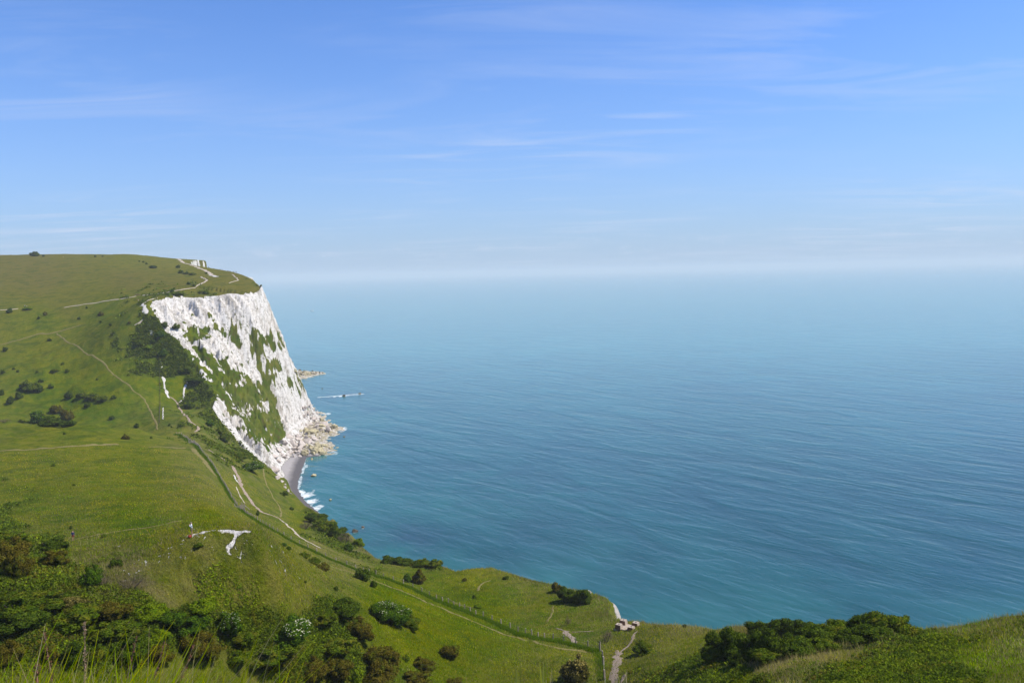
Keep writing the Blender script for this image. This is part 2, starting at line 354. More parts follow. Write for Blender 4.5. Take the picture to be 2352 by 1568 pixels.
# rock platforms awash at the foot of the nose
PLAT_PX = [[(668,838),(690,842),(715,851),(748,857),(720,862),(700,869),(676,869),(660,860)],
           [(640,1075),(690,1003),(692,928),(712,933),(735,950),(742,965),(770,978),(784,985),(762,1000),(740,1003),(755,1018),(765,1030),(758,1042),(728,1046),(690,1048),(655,1056)]]
PLATS = [np.array([Psea(a, b)[:2] for a, b in pl]) for pl in PLAT_PX]
is_rock = np.zeros(len(PT), bool)
sr = (PT[:, 1] > 440) & (PT[:, 1] < 1000) & (SD < 0) & (PT[:, 0] > -260)
for pl in PLATS:
    q = np.full(len(PT), -99.0); q[sr] = poly_sd(PT[sr], pl)[0]
    rz = np.clip(q * 0.16, -3, 2.0) + 0.9 * fbm(gx / 4, gy / 4, 57, 3) + 0.2
    g = sr & (q > -8) & (rz > ZZ); ZZ = np.where(g, rz, ZZ); is_rock |= g
ZZ = np.maximum(ZZ, -6.0)
ZG = ZZ.reshape(GX.shape)
PXg, PYg = project(gx, gy, ZZ)
dep = (EYE - ZG) / GR
runmin = np.minimum.accumulate(dep, axis=1)
VIS = dep <= runmin + 1e-6

def ground_z(x, y):
    x = np.asarray(x, float); y = np.asarray(y, float)
    a = np.arctan2(x, y); lr = np.log(np.maximum(np.hypot(x, y), 0.3))
    fa = np.interp(a, AZ, np.arange(len(AZ))); fr = np.interp(lr, np.log(RR), np.arange(len(RR)))
    i = np.clip(fa.astype(int), 0, len(AZ) - 2); j = np.clip(fr.astype(int), 0, len(RR) - 2); u = fa - i; v = fr - j
    return (ZG[i, j] * (1 - u) + ZG[i + 1, j] * u) * (1 - v) + (ZG[i, j + 1] * (1 - u) + ZG[i + 1, j + 1] * u) * v
_vi = np.flatnonzero(VIS.ravel() & (ZZ > -1)); _vp = np.column_stack([PXg[_vi], PYg[_vi]])
def pick(px, py):
    """the visible ground point that shows at a pixel of the photograph"""
    k = np.argmin((_vp[:, 0] - px) ** 2 + ((_vp[:, 1] - py) * 1.0) ** 2); i = _vi[k]
    # refine laterally on the same distance
    x, y = PT[i]; R = math.hypot(x, y); a = math.atan2(x, y) + (px - _vp[k, 0]) / FPX * math.cos(math.atan2(x, y)) ** 2
    x, y = R * math.sin(a), R * math.cos(a)
    return np.array([x, y, float(ground_z(x, y))])

def new_mesh(name, verts, faces, smooth_=True, mat=None, attrs=None, nrm=None):
    me = bpy.data.meshes.new(name)
    verts = np.asarray(verts, np.float32); faces = np.asarray(faces, np.int32)
    nf, k = faces.shape
    me.vertices.add(len(verts)); me.vertices.foreach_set('co', verts.ravel())
    me.loops.add(nf * k); me.loops.foreach_set('vertex_index', faces.ravel())
    me.polygons.add(nf); me.polygons.foreach_set('loop_start', np.arange(0, nf * k, k, dtype=np.int32))
    me.polygons.foreach_set('loop_total', np.full(nf, k, np.int32))
    me.update(calc_edges=True)
    me.polygons.foreach_set('use_smooth', np.full(nf, smooth_, bool))
    if nrm is not None:
        me.polygons.foreach_set('use_smooth', np.ones(nf, bool)); me.normals_split_custom_set_from_vertices(np.asarray(nrm, float).tolist())
    for an, av in (attrs or {}).items():
        av = np.asarray(av, np.float32)
        if av.ndim == 1:
            at = me.attributes.new(an, 'FLOAT', 'POINT'); at.data.foreach_set('value', av)
        else:
            at = me.attributes.new(an, 'FLOAT_COLOR', 'POINT'); at.data.foreach_set('color', np.column_stack([av, np.ones(len(av))]).astype(np.float32).ravel())
    if mat: me.materials.append(mat.m if hasattr(mat, 'm') else mat)
    return me
def link(name, me, parent=None, label=None, cat=None, group=None, kind=None, loc=None):
    o = bpy.data.objects.new(name, me); COL.objects.link(o)
    if parent: o.parent = parent
    if label: o['label'] = label
    if cat: o['category'] = cat
    if group: o['group'] = group
    if kind: o['kind'] = kind
    if loc is not None: o.location = loc
    return o

# ------------------------------------------------------------------ materials
class Mat:
    def __init__(s, name, rough=0.9, spec=0.2):
        s.m = bpy.data.materials.new(name); s.m.use_nodes = True; s.nt = s.m.node_tree; s.n = s.nt.nodes; s.l = s.nt.links
        s.b = s.n['Principled BSDF']; s.b.inputs['Roughness'].default_value = rough; s.b.inputs['Specular IOR Level'].default_value = spec
        s.out = s.n['Material Output']
    def new(s, kind, **kw):
        n = s.n.new(kind)
        for k, v in kw.items():
            if k in n.inputs: n.inputs[k].default_value = v
            else: setattr(n, k, v)
        return n
    def pos(s):
        if not hasattr(s, '_p'): s._p = s.n.new('ShaderNodeNewGeometry').outputs['Position']
        return s._p
    def attr(s, name, fac=True):
        a = s.n.new('ShaderNodeAttribute'); a.attribute_name = name; return a.outputs['Fac' if fac else 'Color']
    def noise(s, scale, detail=4.0, rough=0.55, vec=None, stretch=None, dist=0.0):
        v = vec if vec is not None else s.pos()
        if stretch:
            mp = s.n.new('ShaderNodeMapping'); mp.inputs['Scale'].default_value = stretch; s.l.new(v, mp.inputs['Vector']); v = mp.outputs[0]
        n = s.new('ShaderNodeTexNoise', Scale=scale, Detail=detail, Roughness=rough, Distortion=dist); s.l.new(v, n.inputs['Vector']); return n.outputs['Fac']
    def ramp(s, v, a, b, c=0.0, d=1.0, sm=False):
        n = s.n.new('ShaderNodeMapRange'); n.inputs['From Min'].default_value = a; n.inputs['From Max'].default_value = b
        n.inputs['To Min'].default_value = c; n.inputs['To Max'].default_value = d
        if sm: n.interpolation_type = 'SMOOTHSTEP'
        s.l.new(v, n.inputs[0]); return n.outputs[0]
    def math(s, op, a, b=None, c=None, clamp=False):
        n = s.n.new('ShaderNodeMath'); n.operation = op; n.use_clamp = clamp
        for i, v in enumerate((a, b, c)):
            if v is None: continue
            if isinstance(v, (int, float)): n.inputs[i].default_value = v
            else: s.l.new(v, n.inputs[i])
        return n.outputs[0]
    def mix(s, f, a, b, mode='MIX'):
        n = s.n.new('ShaderNodeMixRGB'); n.blend_type = mode
        for i, v in enumerate((f, a, b)):
            if isinstance(v, (int, float)): n.inputs[i].default_value = v
            elif isinstance(v, tuple): n.inputs[i].default_value = (*v, 1)
            else: s.l.new(v, n.inputs[i])
        return n.outputs[0]
    def bump(s, h, strength, dist, nrm=None):
        n = s.n.new('ShaderNodeBump'); n.inputs['Strength'].default_value = strength; n.inputs['Distance'].default_value = dist
        s.l.new(h, n.inputs['Height'])
        if nrm is not None: s.l.new(nrm, n.inputs['Normal'])
        return n.outputs[0]
    def set(s, color=None, normal=None, rough=None):
        if color is not None:
            if isinstance(color, tuple): s.b.inputs['Base Color'].default_value = (*color, 1)
            else: s.l.new(color, s.b.inputs['Base Color'])
        if normal is not None: s.l.new(normal, s.b.inputs['Normal'])
        if rough is not None: s.l.new(rough, s.b.inputs['Roughness'])
        return s.m

# land: turf, scrub, chalk, shingle by coverage attributes
L = Mat('land', 0.95, 0.0)
tone, scr, chk, dry, shg = L.attr('tone'), L.attr('scrub'), L.attr('chalk'), L.attr('dry'), L.attr('shingle')
nA = L.noise(0.035, 5.0, 0.6); nB = L.noise(0.35, 5.0, 0.65); nC = L.noise(2.2, 4.0, 0.7); nD = L.noise(0.12, 4.0, 0.6, stretch=(1, 1, 1))
t2 = L.math('ADD', tone, L.math('MULTIPLY', L.math('SUBTRACT', nD, 0.5), 1.7))
t2 = L.math('ADD', t2, L.math('MULTIPLY', L.math('SUBTRACT', nB, 0.5), 1.5), clamp=True)
lush = L.mix(nC, (0.028, 0.060, 0.000), (0.078, 0.122, 0.001))
yell = L.mix(nC, (0.104, 0.108, 0.001), (0.185, 0.172, 0.002))
turf = L.mix(t2, lush, yell)
olive = L.mix(nC, (0.082, 0.074, 0.010), (0.130, 0.114, 0.018))
turf = L.mix(L.attr('olive'), turf, olive)
turf = L.mix(L.ramp(nC, 0.30, 0.50, 0.45, 0.0), turf, (0.022, 0.050, 0.003))
turf = L.mix(L.math('MULTIPLY', L.ramp(L.noise(0.09, 6, .72, dist=.6), .50, .60), .62), turf, (0.028, 0.058, 0.002))
ylw = L.noise(1.3, 3.0, 0.7); ylm = L.math('MULTIPLY', L.ramp(ylw, 0.66, 0.72), L.ramp(nA, 0.45, 0.6))
turf = L.mix(L.math('MULTIPLY', ylm, 0.5), turf, (0.28, 0.20, 0.012))
drc = L.mix(nC, (0.14, 0.115, 0.055), (0.24, 0.19, 0.11))
turf = L.mix(L.math('MULTIPLY', dry, L.ramp(nB, 0.30, 0.62), clamp=True), turf, drc)
scc = L.mix(L.noise(0.9, 4, .7), (0.026, 0.055, 0.004), (0.070, 0.095, 0.006))
scc = L.mix(L.ramp(L.noise(0.22, 3, .6), 0.52, 0.68), scc, (0.062, 0.050, 0.015))
veg = L.mix(L.ramp(scr, 0.3, 0.6), turf, scc)
ck = L.mix(L.noise(0.5, 5, .7), (0.54, 0.50, 0.45), (0.74, 0.70, 0.645))
ck = L.mix(L.math('MULTIPLY', L.ramp(L.attr('streak'), .50, .74), .75), ck, (0.40, 0.355, 0.30))  # brown staining, with crack and ledge shade put into the colour
ck = L.mix(L.ramp(L.noise(0.16, 5, .6), 0.55, 0.75, 0, .35), ck, (0.42, 0.37, 0.29))
# flint seams: thin level bands
sp = L.n.new('ShaderNodeSeparateXYZ'); L.l.new(L.pos(), sp.inputs[0])
seam = L.math('FRACT', L.math('MULTIPLY', L.math('ADD', sp.outputs['Z'], L.math('MULTIPLY', nA, 6.0)), 0.30))
ck = L.mix(L.ramp(seam, 0.0, 0.12, 0.35, 0.0), ck, (0.30, 0.28, 0.25))
ck = L.mix(L.ramp(L.noise(0.55, 5, .75, stretch=(1, 1, .8)), .54, .62, 0, .8), ck, (0.11, 0.11, 0.06))  # dark speckle: plant tufts and small shadows painted into the chalk
ck = L.mix(L.math('MULTIPLY', L.attr('rubble'), L.ramp(L.noise(0.45, 5, .7), .38, .60), clamp=True), ck, L.mix(L.noise(1.1, 4, .7), (0.16, 0.13, 0.05), (0.40, 0.33, 0.20)))
shc = L.mix(L.noise(3.0, 4, .7), (0.26, 0.235, 0.225), (0.42, 0.39, 0.37))
wet = L.ramp(sp.outputs['Z'], 0.35, 0.75)
shc = L.mix(wet, L.mix(1.0, shc, (0.34, 0.34, 0.36), 'MULTIPLY'), shc)
cm = L.math('ADD', chk, L.math('MULTIPLY', L.math('SUBTRACT', L.noise(0.8, 6, .8), 0.5), 1.0))
col = L.mix(L.ramp(cm, 0.42, 0.58), veg, ck)
col = L.mix(shg, col, shc)
hb = L.math('ADD', L.math('MULTIPLY', nC, 0.35), L.math('MULTIPLY', L.noise(7.0, 3, .7), 0.12))
nrmL = L.bump(hb, 0.9, 0.6)
nrmL = L.bump(L.noise(0.55, 6, .7), 0.5, 1.2, nrmL)
nrmL = L.bump(L.math('MULTIPLY', L.noise(0.7, 5, .7, stretch=(1, 1, .55)), L.ramp(chk, .3, .6)), 0.9, 0.9, nrmL)
LAND = L.set(col, nrmL)

# coverage
TONE_P = [(100,640,.9),(300,640,.85),(400,650,.8),(50,600,.8),(300,600,.5),(450,660,.8),(540,660,.9),(150,690,.6),(100,740,.30),(250,720,.30),(100,790,.68),(200,830,.55),(50,860,.40),(300,860,.42),(100,920,.12),
 (250,960,.08),(330,960,.15),(330,900,.35),(400,900,.3),(430,960,.3),(450,850,.25),(400,800,.3),(100,990,.62),(300,1000,.55),(420,1010,.6),(200,1030,.62),(100,1060,.5),(300,1060,.55),(500,1120,.72),(400,1080,.5),(250,1120,.45),
 (120,1180,.2),(300,1180,.25),(450,1180,.5),(550,1210,.6),(380,1240,.62),(300,1250,.45),(250,1280,.4),(350,1290,.62),(400,1350,.65),(440,1310,.6),(650,1300,.6),(560,1400,.75),(700,1340,.5),(750,1380,.45),(620,1200,.3),
 (520,1060,.25),(600,1130,.4),(680,1150,.35),(900,1340,.3),(1000,1460,.3),(1100,1500,.25),(1200,1540,.3),(950,1430,.4),(1150,1350,.35),(1300,1440,.4),(1080,1300,.6),(1500,1480,.5),(1550,1530,.4),(1600,1480,.5),
 (2200,1500,.3),(2300,1450,.3),(1800,1500,.6),(1900,1500,.6),(1000,1340,.25),(1050,1570,.3),(200,1520,.35),(300,1210,.1),(440,1205,.25),(340,1215,.1)]
tone_v = field(TONE_P, PXg, PYg)
OL_P = [(100,640,1),(300,640,1),(400,650,.9),(50,600,1),(300,600,.5),(450,660,.7),(540,660,.8),(150,690,.6),(420,610,.5),(100,740,0),(250,730,0),(200,780,.1),(400,740,0),(330,700,.1),(100,900,0),(400,900,0),(300,1000,0)]
ol_v = field(OL_P, PXg, PYg, 3.5) * smooth(520, 640, RRf)
DRY_P = [(1800,1508,.7),(1880,1500,.7),(1950,1490,.6),(2030,1478,.5),(1740,1518,.7),(2100,1500,.1),(1600,1480,.25),(1700,1560,0),(1950,1540,0),(2200,1480,.1),(1350,1410,.25),(1500,1460,.3),(1450,1520,.3),(1250,1380,.15),(1100,1400,0),
 (780,1230,.5),(740,1235,.6),(820,1258,.6),(700,1200,.1),(590,1018,.1),(510,1022,.5),(545,1022,.5),(640,1240,.3),(620,1210,.35),(300,1338,.8),(240,1345,.5),(150,1360,.3),(400,1300,.3),(460,1260,.35),(600,1265,.3),(640,1300,.25),(690,1310,.3),(560,1300,.25),
 (520,1240,.35),(480,1180,.0),(300,1180,.05),(100,1100,.15),(300,1070,.1),(505,1150,.35),(490,1110,.4),(1000,1450,0),(900,1370,0),(200,900,0),(200,700,.1),(430,860,0),(2300,1430,.4),(2200,1445,.4),(1250,1345,.35),(1580,1440,.5),(1520,1432,.4),(270,1560,.3)]
dry_v = field(DRY_P, PXg, PYg, 3.2, 14)
VEG_P = [(360,700,0),(400,700,.0),(450,706,.05),(500,700,0),(560,700,0),(590,700,0),(380,740,.1),(420,745,.12),(397,772,0),(415,765,.2),(470,740,.15),(520,735,.15),(560,738,.12),(450,728,.15),(540,722,.12),(585,740,.08),
 (435,765,.8),(471,762,.75),(449,788,.25),(475,786,.1),(503,771,.5),(535,755,.4),(564,769,.45),(607,778,.95),(590,765,.55),(471,821,1),(455,805,.7),(514,838,.8),(510,808,.1),(495,795,.3),(536,832,.15),(549,816,.1),(579,827,.35),(530,780,.55),(560,795,.5),(600,800,.6),
 (627,832,.95),(629,795,.7),(568,853,.25),(500,864,1),(557,879,.45),(536,865,.85),(594,858,.35),(633,864,.95),(622,896,.75),(557,907,1),(471,862,.42),(493,881,.48),(441,805,.3),(458,838,.38),(600,896,.7),(520,895,1),
 (569,898,1),(569,939,.25),(605,934,.3),(627,922,.45),(585,915,1),(627,958,.8),(622,1006,1),(591,958,1),(639,996,.9),(543,946,.7),(562,982,.5),(579,994,.6),(598,1006,.35),(591,1030,.1),(610,1049,.15),(507,934,0),(526,970,0),
 (550,1001,0),(567,1020,0),(624,1030,.35),(585,975,.8),(605,1000,.7),(530,925,.6),(644,862,0),(651,910,0),(658,958,0),(675,994,0),(699,1018,0),(639,814,0),(600,700,0),(600,740,0),(620,765,.3),(606,745,0),(627,1061,0),(640,1050,0),(650,830,.1),(640,780,.3),(670,940,0),(660,1010,.1),(640,1030,.2),(515,905,.55)]
vg = field(VEG_P, PXg, PYg, 4.0, 7)
stre = fbm(s_c / 5.5 + 0.35 * fbm(t_c / 9, s_c / 9, 3, 2), t_c / 13, 101, 4)
fine = fbm(s_c / 1.6, t_c / 2.2, 111, 3)
spk = fbm(s_c / 2.6, t_c / 2.0, 131, 3)
chalk_face = 1 - (vg + 0.44 * stre * smooth(.12, .42, vg) + 0.36 * fine * smooth(.0, .35, vg) + 0.55 * np.clip(spk - 0.1, 0, 1) * smooth(0.0, 0.25, vg + 0.14))
chalk_face = np.clip(0.5 + (chalk_face - 0.5) * 1.9, 0, 1)
chalk_v = np.zeros(len(PT))
outside = SD < 0.4
slope_far = RRf > 840
chalk_v = np.where(outside, np.where(m_face > 0.5, chalk_face, np.where(slope_far, .85 + .2 * fbm(gx / 6, ZZ / 5, 145, 3), np.where(PT[:, 0] > 5, 0.8, 0.15))), chalk_v)
# turf hangs over the brink of the near cliffs
lip = outside & (m_face <= 0.5) & (SD > -1.2) & (~slope_far)
chalk_v[lip] = 0.1
chalk_v[is_rock] = 0.85; chalk_v[is_beach] = 0
streak_v = np.clip(.5 + .5 * fbm(s_c / 1.3 + .3 * fbm(t_c / 4, s_c / 4, 6, 2), t_c / 11, 141, 4), 0, 1) * outside
on_face = outside & (m_face > .5)
scrub = np.where(on_face, np.clip(.38 + .35 * fbm(gx / 4, gy / 4, 143, 3), 0, 1), scrub)
tone_v = np.where(on_face, .30, tone_v)
def px_line(pts): return np.array(pts, float)
def scar(line, width, val=0.95, jit=0.5, seed=5):
    """chalk worn bare along a line drawn on the photograph, width in metres"""
    W3 = np.array([pick(a, b)[:2] for a, b in line])
    x0, y0 = W3.min(0) - width * 4; x1, y1 = W3.max(0) + width * 4
    m = (gx > x0) & (gx < x1) & (gy > y0) & (gy < y1)
    d = line_dist(PT[m], W3)
    w = width * (1 + jit * fbm(gx[m] / (width * 1.6), gy[m] / (width * 1.6), seed, 3))
    v = val * (1 - smooth(0.15, 1.35, d / np.maximum(w, 0.05)))
    chalk_v[m] = np.maximum(chalk_v[m], v)
scar([(445,1227),(460,1223),(475,1220),(490,1218),(505,1219),(520,1218),(542,1219),(567,1219)], 0.55, .95, .7)
scar([(515,1219),(530,1221),(542,1222),(552,1222)], 0.8, .95, .6)
scar([(543,1221),(541,1232),(537,1242),(531,1252),(526,1258)], 0.34, .95, .5)
scar([(521,1262),(524,1267),(530,1270)], 0.2, .8, .5)
st = smooth(0.35, 0.8, field([(470,1262,1),(440,1255,.9),(410,1265,.7),(480,1275,.8),(580,1245,.9),(600,1265,.9),(620,1290,.9),(650,1310,.8),(680,1330,.7),(640,1345,.5),(575,1275,.7),(420,1290,.5),(380,1285,.8),(320,1300,.8),(295,1296,1),
   (360,1340,.0),(450,1330,0),(520,1330,0),(350,1260,0),(560,1400,.1),(700,1380,.3),(740,1400,.3),(500,1250,.3),(500,1200,0),(600,1220,0),(700,1270,0),(250,1300,.1),(780,1350,.2)], PXg, PYg, 3.2, 10)) * (RRf < 125)
stn = fbm(gx / 0.24, gy / 0.26, 201, 2)
chalk_v = np.maximum(chalk_v, np.where(stn + 0.5 * fbm(gx / 2.5, gy / 2.5, 203, 2) > 1.10 - 0.36 * st, 0.52 * smooth(.05, .4, st), 0) * landm)
shg_v = is_beach.astype(float)
reg = np.zeros(len(PT), int)                       # 0 turf, 1 cliff, 2 beach
reg[SD < 0] = 1; reg[is_beach] = 2

def build_land():
    nA_, nR_ = GX.shape
    i, j = np.meshgrid(np.arange(nA_ - 1), np.arange(nR_ - 1), indexing='ij')
    a = (i * nR_ + j).ravel()
    F = np.column_stack([a, a + 1, a + nR_ + 1, a + nR_])        # (az, R) -> upward facing?
    zf = ZZ[F]; keep = (zf.max(1) > -2.5) & (~((SD[F].max(1) < -60) & (zf.max(1) < 0)))
    # drop what lies far behind the hill tops
    keep &= ~((RRf[F].min(1) > 1500) & (np.arange(len(F)) % 1 == 0))
    F = F[keep]
    fr = reg[F].max(1)
    V = np.column_stack([gx, gy, ZZ])
    for name, k in (('hillside', 0), ('cliff', 1), ('beach', 2)):
        f = F[fr == k]
        used, inv = np.unique(f.ravel(), return_inverse=True)
        at = dict(tone=tone_v[used], scrub=scrub[used], chalk=chalk_v[used], dry=np.clip(dry_v[used], 0, 1), olive=np.clip(ol_v[used], 0, 1), shingle=shg_v[used], rubble=is_rock[used].astype(float), streak=streak_v[used])
        me = new_mesh(name, V[used], inv.reshape(-1, 4), True, LAND, at)
        lab = {'hillside': 'rolling green downland turf above the sea', 'cliff': 'white chalk cliff with green ledges dropping to the sea', 'beach': 'small grey shingle beach below the wooden steps'}[name]
        link(name, me, kind='structure', label=lab)
        print(name, len(f))
build_land()
#@@SEA
# ------------------------------------------------------------------ sea
SHORE_PX = [(600,700),(612,720),(640,790),(668,832),(690,842),(748,857),(690,868),(686,900),(694,930),(740,950),(785,985),(765,1000),(765,1030),(758,1044),(704,1048),(690,1100),(684,1122),(700,1150),(740,1182),(800,1222),(850,1262),(905,1300),
            (1000,1330),(1100,1345),(1250,1390),(1420,1440),(1600,1500),(2000,1530),(2400,1560),(3000,1500)]
SHORE = np.array([Psea(a, b)[:2] for a, b in SHORE_PX])
def build_sea():
    pxs = np.concatenate([np.arange(-700, 560, 40.0), np.arange(560, 920, 1.7), np.arange(920, 2360, 12.0), np.arange(2360, 3100, 60.0)])
    az = np.arctan2(pxs - CX, FPX)
    v = np.concatenate([np.linspace(0.55, 0.30, 60), np.linspace(0.298, 0.125, 290), np.geomspace(0.1244, 0.0016, 140)])
    R = EYE / v
    A, RRR = np.meshgrid(az, R, indexing='ij'); X, Y = RRR * np.sin(A), RRR * np.cos(A)
    P = np.column_stack([X.ravel(), Y.ravel()])
    d = np.full(len(P), 900.0); m = RRR.ravel() < 1300
    d[m] = line_dist(P[m], SHORE)
    f = np.zeros(len(P)); mm = m & (d < 60) & (P[:, 1] > 330)
    Q = P[mm]
    n = fbm(Q[:, 0] / 5, Q[:, 1] / 9, 301, 4); n2 = fbm(Q[:, 0] / 1.5, Q[:, 1] / 1.5, 303, 3)
    ww = 1.4 + 1.6 * n
    bc = Psea(695, 1110)[:2]; bm_ = 1 - smooth(55, 85, np.hypot(Q[:, 0] - bc[0], Q[:, 1] - bc[1]))
    f[mm] = (1 - smooth(0.1, 1.3, d[mm] / np.maximum(ww, .4))) * bm_ * .8
    # breaking surf on the beach and round the boulders
    for (a, b, rad, g) in [(694,1130,10,1.0),(712,1152,8,1.0),(730,1168,6,1),(700,1140,7,1),(697,1073,6,.7),(703,1068,4,.8),(742,858,8,.8),(730,860,6,.6),(780,909,7,1.0),(795,909,6,.7),(770,911,5,.7),(755,911,4,.5),(740,912,4,.4),(815,905,4,.6),(788,985,8,.9),(752,950,7,.8),(742,965,6,.7),(757,1000,8,.6),(748,1042,8,.6),(770,1040,5,.6),(745,988,6,.5),(700,1045,5,.8),(815,1220,3,.5),(834,1211,2.5,.6)]:
        c = Psea(a, b)[:2]; dd = np.hypot((Q[:, 0] - c[0]), (Q[:, 1] - c[1]) * 0.55)
        f[mm] = np.maximum(f[mm], g * (1 - smooth(0.3, 1.1, dd / (rad * .68) / (1 + .6 * n))))
    f[mm] = np.clip(f[mm] * (0.8 + 0.35 * n2), 0, 1)
    # streaks behind the reef
    c0, c1_ = Psea(733, 912)[:2], Psea(828, 905)[:2]
    dl, _ = seg_dist(P, c0, c1_); f = np.maximum(f, 0.8 * (1 - smooth(0.2, 1.6, dl / np.maximum(2.6 + 2.2 * fbm(P[:, 0] / 12, P[:, 1] / 12, 305, 2), 0.3))))
    # weed-dark reef patches under the surface
    dark = np.zeros(len(P))
    for (a, b, rad, g) in [(850,1265,20,.7),(900,1250,28,.5),(930,1245,18,.6),(830,1225,12,.7),(760,912,16,.5),(800,905,14,.5),(780,960,22,.3),(860,940,20,.3),(730,1010,18,.3),(690,1100,6,.4),(880,1285,14,.7),(780,1000,20,.35),(1100,1120,60,.25),(1200,1150,60,.25),(1000,990,70,.2),(900,880,80,.25)]:
        c = Psea(a, b)[:2]; dd = np.hypot(P[:, 0] - c[0], (P[:, 1] - c[1]) * 0.5)
        dark = np.maximum(dark, g * np.exp(-(dd / rad) ** 2))
    dark *= np.clip(0.8 + 0.9 * fbm(P[:, 0] / 12, P[:, 1] / 12, 307, 4), 0, 1.5)
    sh = np.exp(-d / 75.0) * np.clip(0.8 + 0.5 * fbm(P[:, 0] / 40, P[:, 1] / 60, 309, 3), 0, 1.4)
    c = Psea(760, 1120)[:2]; sh = np.maximum(sh, 0.9 * np.exp(-(np.hypot(P[:, 0] - c[0], (P[:, 1] - c[1]) * .6) / 30) ** 2))
    nA_, nR_ = X.shape
    i, j = np.meshgrid(np.arange(nA_ - 1), np.arange(nR_ - 1), indexing='ij'); a = (i * nR_ + j).ravel()
    F = np.column_stack([a, a + 1, a + nR_ + 1, a + nR_])
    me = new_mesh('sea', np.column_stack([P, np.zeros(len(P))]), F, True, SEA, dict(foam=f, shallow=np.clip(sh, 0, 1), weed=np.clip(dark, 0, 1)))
    link('sea', me, kind='structure', label='calm blue green sea with long diagonal swells')
Wm = Mat('sea_water', 0.12, 0.32)
Wm.b.inputs['IOR'].default_value = 1.33
pos = Wm.pos()
mpw = Wm.n.new('ShaderNodeMapping'); mpw.inputs['Rotation'].default_value = (0, 0, math.radians(-40)); Wm.l.new(pos, mpw.inputs['Vector'])
def swell(lam, along, det=2.0, dist=0.0, rough=.5):
    mp_ = Wm.n.new('ShaderNodeMapping'); mp_.inputs['Scale'].default_value = (1 / lam, 1 / along, 0.0); Wm.l.new(mpw.outputs[0], mp_.inputs['Vector'])
    n = Wm.new('ShaderNodeTexNoise', Scale=1.0, Detail=det, Roughness=rough, Distortion=dist); Wm.l.new(mp_.outputs[0], n.inputs['Vector']); return n.outputs['Fac']
s1 = swell(19, 66, 2.0, .8); s2 = swell(7.0, 19, 3.0, .7); s3 = swell(2.4, 6, 3.0, .5)
rip = Wm.noise(0.9, 4, .65, stretch=(1.0, 1.5, 1))
gust = Wm.noise(0.006, 4, .6, stretch=(1.0, 0.6, 1))
amp_g = Wm.ramp(gust, 0.3, 0.7, 0.6, 1.3)
nb = Wm.bump(s1, 0.8, 1.0)
nb = Wm.bump(s2, 0.7, 0.62, nb)
nb = Wm.bump(s3, 0.7, 0.22, nb)
nb = Wm.bump(rip, 0.6, 0.05, nb)
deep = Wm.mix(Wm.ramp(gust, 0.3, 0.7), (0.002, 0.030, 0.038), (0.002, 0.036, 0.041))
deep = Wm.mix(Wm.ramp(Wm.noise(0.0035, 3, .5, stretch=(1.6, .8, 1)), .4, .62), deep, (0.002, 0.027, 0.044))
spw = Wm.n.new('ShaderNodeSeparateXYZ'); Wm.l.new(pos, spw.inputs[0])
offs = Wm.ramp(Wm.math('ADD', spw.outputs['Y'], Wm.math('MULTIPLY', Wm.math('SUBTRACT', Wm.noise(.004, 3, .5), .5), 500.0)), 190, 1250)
deep = Wm.mix(offs, deep, (0.038, 0.172, 0.178))       # paler base farther out imitates sky reflection and haze on the water
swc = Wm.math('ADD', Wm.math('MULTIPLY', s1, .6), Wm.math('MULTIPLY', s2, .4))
deep = Wm.mix(Wm.ramp(swc, 0.40, 0.62), deep, Wm.mix(1.0, deep, (1.35, 1.35, 1.30), 'MULTIPLY'))     # crests brightened in the colour, imitating light on the swell
wc = Wm.mix(Wm.math('MULTIPLY', Wm.attr('shallow'), 0.85), deep, (0.028, 0.140, 0.130))
wc = Wm.mix(Wm.math('MULTIPLY', Wm.attr('weed'), 0.85), wc, (0.018, 0.050, 0.075))
fm = Wm.attr('foam'); fmm = Wm.ramp(Wm.math('ADD', fm, Wm.math('MULTIPLY', Wm.math('SUBTRACT', Wm.noise(0.9, 5, .75, stretch=(1, .5, 1)), .5), 0.7)), 0.30, 0.95)
fmm = Wm.math('MULTIPLY', fmm, Wm.ramp(fm, 0.02, 0.3, 0, .85))
wc = Wm.mix(fmm, wc, (0.80, 0.82, 0.82))
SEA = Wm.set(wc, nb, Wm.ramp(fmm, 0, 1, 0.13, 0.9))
build_sea()
#@@HAZE
def build_haze():
    m = bpy.data.materials.new('haze_air'); m.use_nodes = True; n = m.node_tree.nodes; l = m.node_tree.links; n.clear()
    o = n.new('ShaderNodeOutputMaterial'); v = n.new('ShaderNodeVolumePrincipled')
    v.inputs['Color'].default_value = (0.82, 0.84, 0.86, 1); v.inputs['Density'].default_value = 1.0e-4; v.inputs['Anisotropy'].default_value = 0.0
    l.new(v.outputs[0], o.inputs['Volume'])
    x0, x1, y0, y1, z0, z1 = -75000, 75000, -3000, 72000, -8.0, 190.0
    vs = [(x, y, z) for z in (z0, z1) for y in (y0, y1) for x in (x0, x1)]
    fs = [(0, 2, 3, 1), (4, 5, 7, 6), (0, 1, 5, 4), (2, 6, 7, 3), (0, 4, 6, 2), (1, 3, 7, 5)]
    me = new_mesh('haze', vs, fs, False, m)
    link('haze', me, kind='stuff', label='pale sea haze hanging over water and cliffs')
build_haze()
